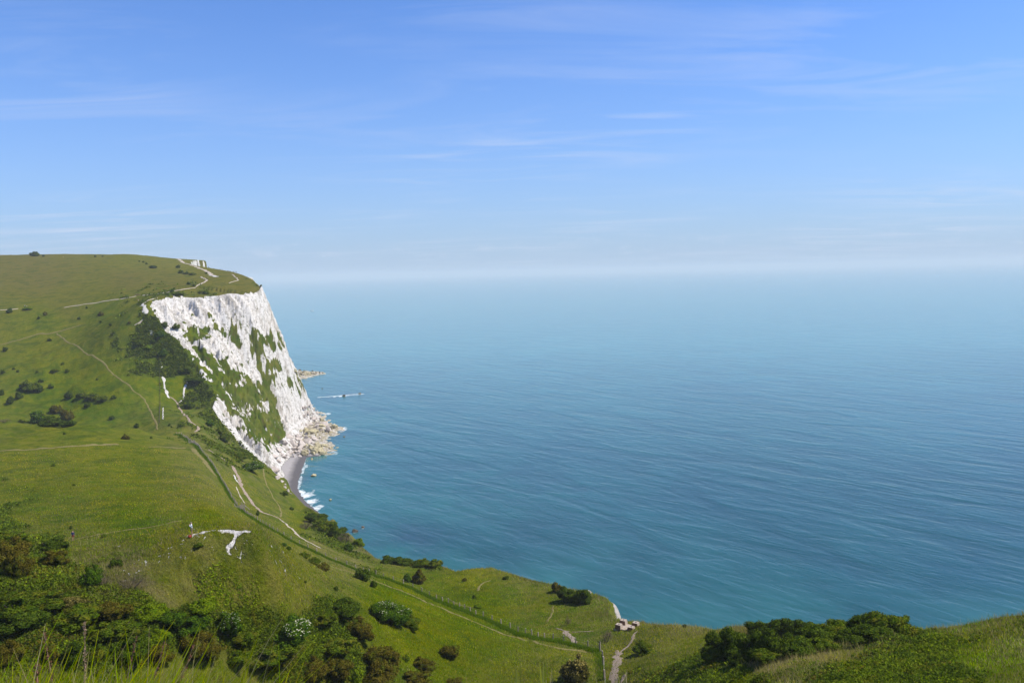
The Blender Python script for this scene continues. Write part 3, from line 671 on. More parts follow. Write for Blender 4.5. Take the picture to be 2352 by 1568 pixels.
#@@OBJECTS
# ------------------------------------------------------------------ worn paths
PATHM = Mat('trodden_earth', 0.95, 0.1)
PATHM.set(PATHM.mix(PATHM.noise(2.0, 5, .7), (0.20, 0.145, 0.105), (0.34, 0.27, 0.21)), PATHM.bump(PATHM.noise(4.0, 5, .7), .5, .2))
PATHC = Mat('bare_chalk', 0.95, 0.1)
PATHC.set(PATHC.mix(PATHC.noise(1.2, 5, .7), (0.36, 0.33, 0.28), (0.62, 0.59, 0.55)), PATHC.bump(PATHC.noise(3.0, 5, .7), .6, .3))
PATHT = Mat('dusty_track', 0.95, 0.1)
PATHT.set(PATHT.mix(PATHT.noise(0.6, 5, .7), (0.30, 0.24, 0.17), (0.50, 0.43, 0.35)), PATHT.bump(PATHT.noise(3.0, 5, .7), .6, .3))
PATHG = Mat('worn_grass', 0.95, 0.1)
PATHG.set(PATHG.mix(PATHG.noise(1.5, 5, .75), (0.100, 0.095, 0.020), (0.22, 0.175, 0.075)), PATHG.bump(PATHG.noise(4.0, 5, .7), .5, .2))
def resample(P, step):
    P = np.asarray(P, float); seg = np.hypot(*(np.diff(P[:, :2], axis=0).T)); s_ = np.concatenate([[0], np.cumsum(seg)])
    n = max(2, int(s_[-1] / step)); t = np.linspace(0, s_[-1], n)
    out = np.column_stack([np.interp(t, s_, P[:, k]) for k in range(2)])
    # soften the corners
    for _ in range(3): out[1:-1] = (out[:-2] + 2 * out[1:-1] + out[2:]) / 4
    return out
def path(line, width, mat, label, jit=0.35, seed=1):
    W2 = np.array([pick(a, b)[:2] for a, b in line]); R0 = np.hypot(*W2.mean(0))
    c = resample(W2, max(0.5, R0 * 0.0016)); n = len(c)
    tg = np.gradient(c, axis=0); tg /= np.hypot(tg[:, 0], tg[:, 1])[:, None] + 1e-9; nm = np.column_stack([-tg[:, 1], tg[:, 0]])
    w = width * 0.5 * (1 + jit * fbm(np.arange(n) * .35, np.zeros(n) + seed, seed, 3)); w2 = width * 0.5 * (1 + jit * fbm(np.arange(n) * .35, np.zeros(n) + seed + 9, seed + 4, 3))
    w[[0, -1]] *= .3; w2[[0, -1]] *= .3
    c = c + nm * (0.25 * width * fbm(np.arange(n) * .22, np.zeros(n), seed + 8, 3))[:, None]
    K = 5; V = []
    for k in range(K):
        q = -1 + 2 * k / (K - 1); off = np.where(q < 0, q * w, q * w2)
        p = c + nm * off[:, None]; lift = (0.05 + R0 * 0.0004) * (1 - 0.75 * abs(q))
        V.append(np.column_stack([p, ground_z(p[:, 0], p[:, 1]) + lift]))
    V = np.stack(V, 1).reshape(-1, 3)
    i, j = np.meshgrid(np.arange(n - 1), np.arange(K - 1), indexing='ij'); a = (i * K + j).ravel()
    me = new_mesh('path', V, np.column_stack([a, a + 1, a + K + 1, a + K]), True, mat)
    link('path', me, kind='structure', label=label)
path([(0,713),(22,712),(42,709)], 1.5, PATHT, 'pale track beside the dark bush at the far left')
path([(147,706),(197,699),(243,692),(282,686),(313,681)], 1.5, PATHT, 'pale straight track along the foot of the upper field')
path([(327,679),(364,675),(389,672),(412,667),(430,663),(451,657),(466,650),(476,643)], 1.7, PATHT, 'pale track climbing to the walkers on the headland', seed=4)
path([(477,644),(470,640),(462,636)], 1.6, PATHT, 'short spur of track above the walkers')
path([(407,594),(413,598),(420,603),(436,608),(451,613),(474,623),(484,629),(491,634)], 3.0, PATHT, 'broad chalky track on the top of the far headland', .6, 9)
path([(484,631),(490,633),(496,636)], 3.5, PATHC, 'chalky end of the headland track', .6, 11)
path([(361,684),(350,687),(338,691),(327,698)], 2.0, PATHT, 'thin chalk path leaving the cliff top', .5, 12)
path([(327,697),(329,705),(332,713),(336,721)], 2.2, PATHC, 'bare chalk scar beside the top of the cliff', .6, 13)
path([(338,742),(340,750),(344,760),(352,771)], 2.4, PATHC, 'bare white chalk scar among dark scrub', .6, 14)
path([(331,732),(322,738),(308,744)], 1.2, PATHT, 'small pale path above the chalk scar')
path([(0,792),(56,776),(90,767),(113,766),(130,763),(160,754),(186,747)], 1.7, PATHG, 'faint grass track over the hill brow', seed=15)
path([(130,766),(152,785),(197,811),(240,833),(254,854),(276,870),(305,893),(333,918),(344,940),(352,960),(360,977),(361,986)], 0.95, PATHG, 'long brown footpath down the valley side', .3, 16)
path([(367,823),(370,834),(371,845)], .8, PATHC, 'thin chalk line at the head of the gully', .4, 17)
path([(375,862),(377,870),(379,878),(378,886),(379,895)], 1.3, PATHC, 'white chalk path, upper part of the gully', .6, 18)
path([(379,893),(384,902),(390,913)], 1.7, PATHC, 'white chalk path, lower part of the gully', .5, 19)
path([(391,913),(400,920),(409,926),(416,940),(424,953),(436,967),(448,976),(457,982),(454,988),(446,992)], 1.1, PATHM, 'brown path winding down to the wooden gate', .4, 20)
path([(431,878),(425,886),(422,895),(421,905),(422,915),(416,922),(411,926)], 1.0, PATHC, 'curved chalk path joining from the right', .5, 21)
path([(375,936),(374,948),(374,963)], .5, PATHC, 'short chalk line beside the far fence', .4, 22)
path([(0,1036),(50,1034),(99,1030),(150,1026),(198,1023),(240,1021),(273,1021)], 1.8, PATHG, 'faint dry trail across the flowery meadow', .3, 23)
path([(340,1026),(380,1027),(425,1028)], .9, PATHG, 'faint trail reaching the upper gate', .3, 24)
path([(441,1029),(462,1050),(480,1074),(494,1092)], 1.7, PATHG, 'worn strip of grass inside the fence', .3, 25)
path([(716,1285),(760,1299),(800,1312),(840,1326),(886,1343),(925,1358),(965,1374),(995,1388),(1023,1400),(1066,1419),(1110,1436),(1144,1450),(1180,1462),(1209,1470),(1240,1478),(1274,1486),(1315,1492),(1350,1498)], .85, PATHG, 'worn trail running inside the wire fence', .3, 26)
path([(478,1033),(494,1042),(510,1052),(518,1058)], .7, PATHM, 'thin start of the seaward footpath', .5, 27)
path([(510,1052),(518,1058),(525,1063),(536,1073),(542,1085),(549,1099),(555,1115),(562,1131),(574,1145),(589,1166),(604,1177),(627,1184),(644,1191)], 1.35, PATHM, 'pinkish footpath between fence and sea', .3, 28)
path([(644,1192),(657,1202),(667,1212),(685,1230),(708,1244),(737,1259)], .75, PATHT, 'pale narrow path above the dark scrub', .35, 29)
path([(537,1091),(541,1099),(546,1108)], .6, PATHC, 'short chalk step beside the pinkish footpath', .5, 30)
path([(543,1118),(546,1127),(551,1137),(562,1155)], .45, PATHT, 'thin chalk rut beside the pinkish footpath', .5, 31)
path([(605,1076),(606,1090),(609,1101),(613,1115),(620,1128),(626,1140),(633,1151),(642,1166),(647,1178),(644,1187)], .55, PATHG, 'faint path down to the wooden steps', .4, 32)
path([(1463,1449),(1455,1455),(1455,1467),(1446,1479),(1432,1490),(1421,1502)], .65, PATHM, 'narrow brown path up to the concrete blocks', .35, 33)
path([(1414,1493),(1417,1499),(1421,1503)], .7, PATHM, 'short side spur of the brown path', .3, 34)
path([(1421,1500),(1418,1516),(1416,1530),(1409,1543),(1411,1558),(1413,1585)], 1.35, PATHM, 'wide brown path beside the tall fence posts', .35, 35)
path([(1440,1545),(1430,1553),(1426,1570)], .6, PATHM, 'right fork of the brown path at the bottom', .4, 36)
path([(1279,1441),(1299,1449),(1307,1456)], .35, PATHM, 'thin brown path behind the fence end', .4, 37)
path([(1299,1449),(1309,1460),(1318,1468),(1326,1475)], 1.0, PATHM, 'bare earth patch behind the fence end', .4, 38)
path([(1313,1451),(1340,1450),(1363,1449)], .3, PATHM, 'thin level path towards the bare shrub', .4, 39)
path([(1027,1372),(1040,1381),(1055,1388),(1070,1393),(1089,1396)], .35, PATHG, 'thin trail just behind the fence', .4, 40)
path([(1126,1333),(1112,1337),(1102,1344),(1096,1357)], .55, PATHG, 'curved trail on the grassy ledge', .4, 41)
path([(1271,1391),(1270,1402),(1267,1413),(1256,1427)], .4, PATHG, 'faint trail left of the round bush', .4, 42)
path([(174,1239),(210,1232),(248,1224),(310,1215),(372,1205),(420,1195)], .6, PATHG, 'faint trail behind the walker in dark blue', .4, 43)
path([(533,630),(540,636),(548,644),(536,647),(525,651)], 1.0, PATHT, 'faint path on the point of the headland', .5, 44)

# ------------------------------------------------------------------ foliage
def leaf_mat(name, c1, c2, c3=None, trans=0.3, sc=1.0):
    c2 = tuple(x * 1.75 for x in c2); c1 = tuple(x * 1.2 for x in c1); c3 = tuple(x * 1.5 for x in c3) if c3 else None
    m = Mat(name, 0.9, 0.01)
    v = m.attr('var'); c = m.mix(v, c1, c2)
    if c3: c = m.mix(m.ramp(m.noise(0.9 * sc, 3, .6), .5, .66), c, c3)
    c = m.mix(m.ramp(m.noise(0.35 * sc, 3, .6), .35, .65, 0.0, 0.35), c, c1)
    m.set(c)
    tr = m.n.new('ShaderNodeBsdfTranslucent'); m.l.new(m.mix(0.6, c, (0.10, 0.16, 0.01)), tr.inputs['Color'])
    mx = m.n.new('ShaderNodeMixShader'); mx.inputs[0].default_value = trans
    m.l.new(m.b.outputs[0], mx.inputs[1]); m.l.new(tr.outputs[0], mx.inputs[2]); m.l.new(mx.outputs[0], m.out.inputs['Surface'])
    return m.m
LM = dict(
 hawthorn=leaf_mat('hawthorn_leaves', (0.018,0.036,0.003), (0.074,0.100,0.007), None, .2),
 elder=leaf_mat('elder_leaves', (0.020,0.048,0.003), (0.080,0.130,0.007), None, .25),
 rusty=leaf_mat('rusty_leaves', (0.038,0.034,0.004), (0.108,0.082,0.009), (0.072,0.090,0.006), .2),
 bright=leaf_mat('young_leaves', (0.060,0.110,0.002), (0.185,0.225,0.006), None, .35),
 gold=leaf_mat('golden_tipped_leaves', (0.045,0.042,0.008), (0.230,0.185,0.050), None, .25),
 bare=leaf_mat('bare_twigs', (0.080,0.058,0.045), (0.190,0.145,0.110), (0.07,0.08,0.03), .1),
 green=leaf_mat('bramble_leaves', (0.030,0.055,0.003), (0.098,0.126,0.007), (0.105,0.100,0.008), .25))
BARK = Mat('bark', 0.9, 0.1); BARK.set(BARK.mix(BARK.noise(6, 4, .7), (0.05, 0.04, 0.03), (0.13, 0.105, 0.08))); BARK = BARK.m
PETAL = Mat('cream_blossom', 0.8, 0.1); PETAL.set((0.50, 0.49, 0.33)); PETAL = PETAL.m
def blob_set(r, n, flat):
    out = []
    for k in range(n * 2):
        a = r.uniform(0, 2 * math.pi); q = math.sqrt(r.uniform(0, 1)) * 0.40
        rad = r.uniform(0.08, 0.19)
        top = .78 * math.sqrt(max(0.05, 1 - (q / .47) ** 2)) - rad
        out.append((q * math.cos(a), q * math.sin(a), max(rad * .55, r.uniform(.35, 1.12) * top), rad))
    out.append((0, 0, 0.30, 0.30)); out.append((.12, .05, .16, .27)); out.append((-.12, -.06, .16, .27)); return out
def tube(V, F, p, q, r0, r1, k=5):
    p, q = Vector(p), Vector(q); d = (q - p).normalized(); a = d.orthogonal().normalized(); b = d.cross(a); n0 = len(V)
    for c, r in ((p, r0), (q, r1)):
        for i in range(k):
            t = 2 * math.pi * i / k; V.append(tuple(c + a * (r * math.cos(t)) + b * (r * math.sin(t))))
    for i in range(k): F.append((n0 + i, n0 + (i + 1) % k, n0 + k + (i + 1) % k, n0 + k + i))
def box(V, F, c, s, rz=0.0, taper=1.0, tilt=None):
    n0 = len(V); m = Matrix.Rotation(rz, 3, 'Z')
    if tilt is not None: m = m @ tilt
    for z in (-.5, .5):
        t = taper if z > 0 else 1.0
        for x, y in ((-.5, -.5), (.5, -.5), (.5, .5), (-.5, .5)):
            V.append(tuple(Vector(c) + m @ Vector((x * s[0] * t, y * s[1] * t, z * s[2]))))
    for f in ((0, 3, 2, 1), (4, 5, 6, 7), (0, 1, 5, 4), (1, 2, 6, 5), (2, 3, 7, 6), (3, 0, 4, 7)): F.append(tuple(n0 + i for i in f))
def crown_mesh(kind, seed, n, leaf):
    """unit crown, 1 wide, about 0.9 high, standing on z = 0"""
    r = random.Random(seed); q = np.random.RandomState(seed)
    B = blob_set(r, 9 if n > 1500 else 5, 1.0); bl = np.array(B)
    w = bl[:, 3] ** 2; k = q.choice(len(B), n, p=w / w.sum())
    d = q.normal(size=(n, 3)); d[:, 2] = np.abs(d[:, 2]) * 1.0 - 0.35 * q.rand(n); d /= np.linalg.norm(d, axis=1)[:, None]
    rad = bl[k, 3] * (1.0 - 0.35 * q.rand(n) ** 2 + 0.10 * q.normal(size=n))
    c = bl[k, :3] + d * rad[:, None]; c[:, 2] = np.maximum(c[:, 2], 0.01)
    nrm = d + 0.75 * q.normal(size=(n, 3)); nrm /= np.linalg.norm(nrm, axis=1)[:, None]
    t = np.cross(nrm, q.normal(size=(n, 3))); t /= np.linalg.norm(t, axis=1)[:, None] + 1e-9; b = np.cross(nrm, t)
    s = leaf * (0.6 + 0.9 * q.rand(n))[:, None]
    if kind == 'bare':
        up = np.column_stack([q.normal(size=(n, 2)) * .35 + c[:, :2] * 1.2, np.ones(n)]); s2 = leaf * 3.2
        V = np.stack([c - t * leaf * .14, c + t * leaf * .14, c + up * s2 * (0.4 + q.rand(n)[:, None])], 1)
    else:
        V = np.stack([c + t * s, c - t * s * .55 + b * s * .75, c - t * s * .55 - b * s * .75], 1)
    V = V.reshape(-1, 3); F = np.arange(3 * n).reshape(-1, 3)
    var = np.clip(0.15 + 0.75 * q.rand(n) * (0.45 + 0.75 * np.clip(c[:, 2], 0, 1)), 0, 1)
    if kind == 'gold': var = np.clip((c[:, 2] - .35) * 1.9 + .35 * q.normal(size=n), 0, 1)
    var = np.repeat(var, 3)
    if kind != 'bare':
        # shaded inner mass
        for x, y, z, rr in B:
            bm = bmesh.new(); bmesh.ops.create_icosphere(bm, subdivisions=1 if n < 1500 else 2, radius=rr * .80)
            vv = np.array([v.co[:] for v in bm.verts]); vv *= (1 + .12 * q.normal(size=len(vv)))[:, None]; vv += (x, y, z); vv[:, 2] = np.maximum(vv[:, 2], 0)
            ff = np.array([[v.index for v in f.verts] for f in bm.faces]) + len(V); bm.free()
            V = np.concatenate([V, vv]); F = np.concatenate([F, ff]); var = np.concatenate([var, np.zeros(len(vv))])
    nn = np.repeat(d + .45 * q.normal(size=(n, 3)) + np.array([0, 0, .15]), 3, 0)
    if len(V) > len(nn): nn = np.concatenate([nn, V[len(nn):] - np.array([0, 0, .1])])
    nn /= np.linalg.norm(nn, axis=1)[:, None]
    return new_mesh('crown', V, F, False, LM[kind], dict(var=var), nn), B
def stem_mesh(seed):
    r = random.Random(seed); V, F = [], []
    for k in range(4):
        a = r.uniform(0, 6.28); x, y = .05 * math.cos(a), .05 * math.sin(a); x2, y2 = .16 * math.cos(a), .16 * math.sin(a)
        tube(V, F, (x, y, -.06), (x2, y2, .22), .022, .016); tube(V, F, (x2, y2, .22), (x2 * 1.8, y2 * 1.8, .5), .016, .008)
    return new_mesh('stem', V, F, True, BARK)
def flower_mesh(seed, B, n):
    q = np.random.RandomState(seed); bl = np.array(B); w = bl[:, 3] ** 2 * (bl[:, 2] > .2) * (q.rand(len(B)) > .35) + 1e-6; k = q.choice(len(B), n, p=w / w.sum())
    d = q.normal(size=(n, 3)); d[:, 2] = np.abs(d[:, 2]) + .15; d /= np.linalg.norm(d, axis=1)[:, None]
    c = bl[k, :3] + d * bl[k, 3:4] * 1.03; V, F = [], []
    for i in range(n):
        rr = q.uniform(.006, .015); m = len(V); V.append(tuple(c[i] + np.array([0, 0, .012])))
        for j in range(6):
            t = j * math.pi / 3; V.append(tuple(c[i] + np.array([math.cos(t) * rr, math.sin(t) * rr, q.uniform(-.006, .004)])))
        for j in range(6): F.append((m, m + 1 + j, m + 1 + (j + 1) % 6))
    return new_mesh('blossom', V, F, False, PETAL)
PROTO = {}
def proto(kind, size, var):
    key = (kind, size, var)
    if key not in PROTO:
        n, leaf = {'s': (420, .085), 'm': (2200, .040), 'l': (7000, .0225)}[size]
        if kind == 'bare': n = {'s': 200, 'm': 900, 'l': 2500}[size]
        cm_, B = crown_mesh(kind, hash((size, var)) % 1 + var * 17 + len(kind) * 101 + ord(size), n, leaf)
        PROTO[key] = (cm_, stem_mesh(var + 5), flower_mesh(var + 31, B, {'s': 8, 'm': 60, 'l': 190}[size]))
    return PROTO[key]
SH = []
_names = dict(hawthorn='hawthorn_bush', elder='elder_bush', elderf='elder_bush', rusty='gorse_bush', bright='leafy_bush', gold='gorse_bush', bare='bare_shrub', green='bramble_bush', whitehaw='hawthorn_bush')
def shrub(px, cy, w, h, kind, label, group=None):
    fl = kind in ('elderf', 'whitehaw'); k = {'elderf': 'elder', 'whitehaw': 'hawthorn'}.get(kind, kind)
    if group == G3: h *= .86
    p = pick(px, cy + h * .42); R = math.hypot(p[0], p[1]); dist = math.sqrt(R * R + (EYE - p[2]) ** 2)
    wm = w / FPX * dist * 0.93; hm = h / FPX * dist * 1.0
    size = 's' if w < 15 else ('m' if w < 46 else 'l')
    var = rnd.randrange(3)
    cme, sme, fme = proto(k, size, var)
    rz = rnd.uniform(0, 6.28)
    loc = (p[0], p[1], p[2] - 0.03 * hm)
    if size == 's' and not fl:
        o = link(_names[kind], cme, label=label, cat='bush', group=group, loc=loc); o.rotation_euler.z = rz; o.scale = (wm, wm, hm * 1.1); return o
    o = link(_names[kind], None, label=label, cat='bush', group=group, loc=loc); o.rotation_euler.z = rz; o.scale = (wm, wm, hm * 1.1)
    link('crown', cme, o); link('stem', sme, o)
    if fl: link('blossom', fme, o)
    return o
G1, G2, G3, G4, G5 = 'bushes on the far down', 'bushes scattered over the valley side', 'bushes in the near scrub', 'bushes along the cliff edge', 'bushes beside the path'
for a in [
 (80,583,22,13,'hawthorn','dark wind-shaped bush breaking the skyline at far left',G1),(100,587,8,5,'hawthorn','small dark bush just right of the skyline bush',G1),
 (219,588,6,5,'hawthorn','left one of two tiny bushes under the skyline',G1),(236,588,5,4,'hawthorn','right one of two tiny bushes under the skyline',G1),
 (352,612,20,9,'hawthorn','low dark oval bush alone on the upper down',G1),(320,600,5,4,'hawthorn','leftmost of three tiny bushes in a row uphill',G1),(329,601,6,4,'hawthorn','middle of three tiny bushes in a row uphill',G1),(336,605,7,5,'hawthorn','rightmost of three tiny bushes in a row uphill',G1),
 (409,612,13,8,'hawthorn','dark bush left of the far chalk track',G1),(415,624,17,9,'green','left end of the grey green thicket below the far track',G1),(428,627,18,7,'green','middle of the grey green thicket below the far track',G1),(442,629,18,6,'green','right end of the grey green thicket below the far track',G1),
 (433,650,11,7,'hawthorn','small dark bush above the curving pale track',G1),(445,656,9,5,'hawthorn','small dark bush touching the curving pale track',G1),(474,627,8,5,'hawthorn','tiny bush beside the chalky track end',G1),
 (395,668,11,8,'hawthorn','dark bush where the pale track dips',G1),(408,674,34,8,'green','low spreading thicket above the chalk cliff top',G1),(471,672,17,10,'hawthorn','rounded dark bush near the cliff brink',G1),(460,670,16,6,'green','low scrub left of the rounded brink bush',G1),
 (22,714,15,12,'hawthorn','dark bush standing on the pale track at far left',G2),(104,721,11,10,'rusty','brown bush below the long green bank',G2),(89,731,8,7,'hawthorn','small dark bush left below the brown bush',G2),
 (64,708,22,8,'bright','bright green bush by two walkers at far left',G2),(231,721,17,11,'rusty','round brown bush under the straight track',G2),(182,732,9,6,'hawthorn','small dark bush above the hill brow trail',G2),(199,705,6,6,'hawthorn','tiny bush touching the straight track',G2),
 (231,738,8,5,'hawthorn','small bush directly below the round brown one',G2),(254,745,8,7,'hawthorn','small bush right of the hill brow',G2),(297,739,9,6,'rusty','small brown bush near the pale side path',G2),(316,676,16,6,'bare','grey twiggy thicket at the track bend',G2),
 (114,779,11,7,'hawthorn','lone dark bush under the hill brow trail',G2),(12,802,14,12,'hawthorn','dark bush at the left edge below the brow',G2),(7,855,12,9,'hawthorn','small dark bush at the left edge, middle slope',G2),(31,846,8,5,'hawthorn','tiny bush left of a pair on the slope',G2),(41,851,9,6,'hawthorn','tiny bush right of a pair on the slope',G2),
 (61,875,8,6,'hawthorn','tiny bush above the oval thicket',G2),(85,853,6,5,'hawthorn','tiny lone bush on the middle slope',G2),(144,834,9,6,'green','small soft bush beside the long footpath',G2),(126,852,20,7,'green','low soft patch of bramble left of the footpath',G2),(154,851,10,9,'hawthorn','small dark bush right of the bramble patch',G2),
 (70,888,44,22,'green','large oval thicket on the lower left slope',G2),(90,890,24,17,'hawthorn','dark right half of the oval thicket',G2),(94,874,14,8,'hawthorn','small bush on top of the oval thicket',G2),(117,886,14,12,'hawthorn','dark bush at the right of the oval thicket',G2),
 (44,907,19,17,'hawthorn','round dark bush, right one of the left pair',G2),(24,918,19,18,'hawthorn','round dark bush, lower one of the left pair',G2),(3,903,15,14,'hawthorn','dark bush cut by the left edge',G2),(159,907,20,18,'hawthorn','tall dark bush left of the long thicket',G2),
 (188,908,26,12,'green','left part of the long low thicket',G2),(212,911,34,15,'green','middle part of the long low thicket',G2),(236,916,32,12,'green','right part of the long low thicket',G2),(261,913,14,9,'hawthorn','small dark bush at the end of the long thicket',G2),(201,930,15,15,'hawthorn','round dark bush below the long thicket',G2),
 (258,959,15,11,'hawthorn','dark bush alone on the valley floor',G2),(314,977,13,12,'hawthorn','dark bush near the far fence line',G2),(389,976,8,7,'hawthorn','tiny bush near the chalk footpath bend',G2),(223,872,6,5,'hawthorn','tiny bush above the brown footpath',G2),(295,861,8,5,'green','tiny bush right of the brown footpath',G2),
 (88,958,42,30,'elderf','blossoming elder at left of the big valley clump',G2),(131,941,30,20,'rusty','brown bush on top of the big valley clump',G2),(156,954,30,26,'rusty','brown bush at the right of the big valley clump',G2),(120,966,62,26,'hawthorn','dark green base of the big valley clump',G2),(155,972,40,18,'hawthorn','dark right foot of the big valley clump',G2),
 (50,967,20,8,'green','low bramble at the left behind the meadow crest',G2),(10,966,34,8,'bare','grey brush behind the meadow crest at far left',G2),
 (389,853,9,7,'hawthorn','small bush between fence and chalk gully',G2),(406,860,10,9,'hawthorn','small bush above the curved chalk path',G2),(352,782,17,9,'hawthorn','dark bush above the head of the far fence',G2),(369,768,30,15,'elderf','blossoming elder beside the white chalk scar',G2),
 (375,809,30,19,'elderf','blossoming elder at the top of the far fence',G2),(341,795,22,12,'bright','bright green bush left of the far fence top',G2),(320,788,30,12,'green','dull green thicket left of the bright bush',G2),(404,747,22,14,'green','dark scrub at the upper rim of the chalk',G2),(378,743,22,14,'hawthorn','dark scrub between the two chalk scars',G2),
 (451,873,44,12,'hawthorn','long dark scrub at the lower cliff rim',G2),(424,851,36,15,'green','scrub band above the curved chalk path',G2),(432,930,34,16,'hawthorn','dark scrub right of the path fork',G2),(482,970,26,14,'elder','elder scrub beside the lower white face',G2),(505,988,34,16,'green','scrub on the brink of the lower white face',G2),(516,1003,34,22,'green','lower end of the brink scrub',G2),
 (289,1003,22,14,'rusty','yellowish bush on the meadow crest',G2),(347,1004,7,6,'hawthorn','tiny dark bush on the meadow crest',G2),(148,995,8,6,'hawthorn','tiny dark bush on the flowery slope',G2),(122,1068,11,7,'green','tuft like bush in the upper meadow',G2),(164,1211,10,8,'hawthorn','tiny dark bush above the walker in blue',G2),(170,1113,8,6,'green','tiny tuft like bush in the mid meadow',G2),
 (574,1070,62,24,'elderf','flecked bush between footpath and wooden steps',G5),(651,1133,26,12,'green','low bush near the sea rim',G5),(592,1177,9,15,'hawthorn','small upright bush beside the pinkish footpath',G5),(670,1167,14,9,'hawthorn','small bush above the meeting of paths',G5),
 (545,1042,70,18,'green','low scrub above the pinkish footpath start',G5),
 (728,1186,58,24,'hawthorn','dark scrub hump at the rim, upper part',G4),(745,1206,70,34,'green','broad scrub hump at the rim, middle',G4),(777,1222,56,36,'hawthorn','broad scrub hump at the rim, lower right',G4),(700,1205,40,22,'bare','twiggy scrub left of the rim hump',G4),(790,1236,44,26,'bare','dead brown brush under the rim hump',G4),
 (823,1243,28,26,'bright','round bright green bush at the cliff rim',G4),(801,1256,26,19,'elderf','pale bush just left of the round bright one',G4),
 (895,1283,48,20,'hawthorn','left end of the rim hedge above the sea',G4),(925,1287,50,22,'hawthorn','middle of the rim hedge above the sea',G4),(965,1290,46,22,'green','right part of the rim hedge above the sea',G4),(998,1294,44,22,'green','far right end of the rim hedge',G4),
 (834,1317,44,34,'hawthorn','dark round bush on the fence line',G5),(857,1340,20,20,'hawthorn','small bush below the round fence bush',G5),(962,1324,42,38,'rusty','round brown bush just beyond the fence',G5),(936,1327,20,22,'elderf','white flowered bush hugging the brown one',G5),(1067,1328,12,11,'rusty','small brown bush on the grassy ledge',G4),(1162,1326,17,11,'hawthorn','small dark bush near the ledge brink',G4),
 (1092,1366,18,15,'bright','bright green bush at the end of the curved trail',G5),(1098,1391,22,11,'bright','low bright bush behind the fence',G5),
 (1279,1347,27,25,'rusty','brown bush just left of the big round bush',G4),(1303,1363,50,44,'hawthorn','left half of the big round bush on the ledge',G4),(1337,1367,56,44,'hawthorn','right half of the big round bush on the ledge',G4),(1304,1424,16,22,'bare','spindly brown shrub on the ledge',G4),(1393,1458,34,34,'bare','bare reddish shrub below the concrete blocks',G5),
 (1477,1485,50,32,'green','loose green bush right of the brown path',G5),(1573,1436,12,8,'hawthorn','tiny dark bush at the right brink',G4),(1328,1535,84,70,'gold','golden tipped bush at the bottom by the fence posts',G5),
 (652,1250,16,9,'elderf','small flowering tuft in the fence hollow, upper',G5),(662,1258,18,10,'hawthorn','small dark tuft in the fence hollow',G5),(699,1274,32,16,'green','brown green bush in the hollow inside the fence',G5),(722,1288,34,18,'green','middle bush in the hollow inside the fence',G5),(744,1301,34,20,'rusty','lower bush in the hollow inside the fence',G5),
 (772,1351,16,13,'hawthorn','small dark bush on the mound flank',G3),(701,1336,9,8,'hawthorn','tiny dark bush on the mound flank',G3),
 (18,1268,92,80,'rusty','big brown bush at the left edge',G3),(44,1290,62,70,'rusty','big brown bush, right shoulder',G3),(126,1278,58,46,'rusty','dark brown bush right of the big brown one',G3),(120,1249,66,32,'hawthorn','dark green bush behind the brown ones',G3),(60,1245,40,30,'green','green bush between the left brown bushes',G3),(14,1232,40,22,'green','green bush behind the big brown bush',G3),(144,1250,30,24,'hawthorn','dark bush near the walker in blue',G3),
 (212,1322,50,62,'elder','tall dark green bush standing alone',G3),(269,1291,32,20,'hawthorn','small dark bush on the mound edge',G3),(240,1330,34,40,'bare','greyish twiggy shrub beside the tall green bush',G3),(302,1338,84,34,'bare','grey brown brush below the mound',G3),(455,1252,26,12,'green','dark patch of scrub on the mound face',G3),(240,1230,16,9,'green','low green tuft near the walker in blue',G3),
 (38,1385,110,56,'green','dull green thicket at the left edge',G3),(110,1375,100,46,'green','dull green thicket, second from left',G3),(125,1372,60,34,'bare','purple grey dead twigs among thickets',G3),(170,1380,56,34,'gold','orange tinged bush among the thickets',G3),(60,1420,110,50,'hawthorn','dark thicket in the lower left corner',G3),(180,1410,110,50,'green','green thicket left of centre scrub',G3),(256,1400,90,44,'rusty','brownish thicket below the mound',G3),(262,1440,110,50,'green','green thicket in the middle of the scrub',G3),
 (346,1402,76,46,'bright','bright green elder below the mound',G3),(395,1420,70,44,'elder','dark elder between two bright ones',G3),(466,1390,72,42,'bright','tallest bright green elder in the scrub',G3),(440,1430,84,52,'elder','deep green elder under the bright one',G3),(525,1424,60,74,'elderf','white blossoming elder right of the bright one',G3),(371,1458,52,36,'bright','yellow green sprays above the brown bush',G3),
 (452,1475,82,78,'rusty','large brown bush in the lower left scrub',G3),(482,1495,60,54,'rusty','right side of the large brown bush',G3),(365,1500,60,56,'rusty','brown bush left of the large one',G3),(174,1497,60,62,'hawthorn','dark green bush above the foreground grass',G3),(220,1500,50,52,'green','green bush beside the dark one near the grass',G3),(115,1500,40,38,'rusty','small brown bush above the foreground grass',G3),(14,1500,70,66,'rusty','reddish brown bush in the bottom left corner',G3),(300,1480,100,56,'hawthorn','dark thicket above the foreground grass',G3),
 (560,1465,80,44,'green','grey green thicket right of the blossoming elder',G3),(667,1447,118,72,'elderf','large blossoming elder at the scrub centre',G3),(905,1402,84,62,'elderf','blossoming elder at the right of the scrub',G3),(880,1400,70,58,'elderf','dense left half of the right blossoming elder',G3),(828,1440,66,62,'rusty','very dark brown bush below the right elder',G3),(790,1395,80,48,'hawthorn','dark green bush left of the right elder',G3),(940,1425,56,40,'green','loose brown green bush right of the elder',G3),
 (745,1420,60,36,'green','green bush between two blossoming elders',G3),(770,1478,110,40,'green','low grey green mound of bramble',G3),(620,1500,110,46,'green','wide bramble below the large elder',G3),(540,1505,80,44,'green','bramble right of the large brown bush',G3),(629,1524,42,42,'rusty','small brown bush under the wide bramble',G3),
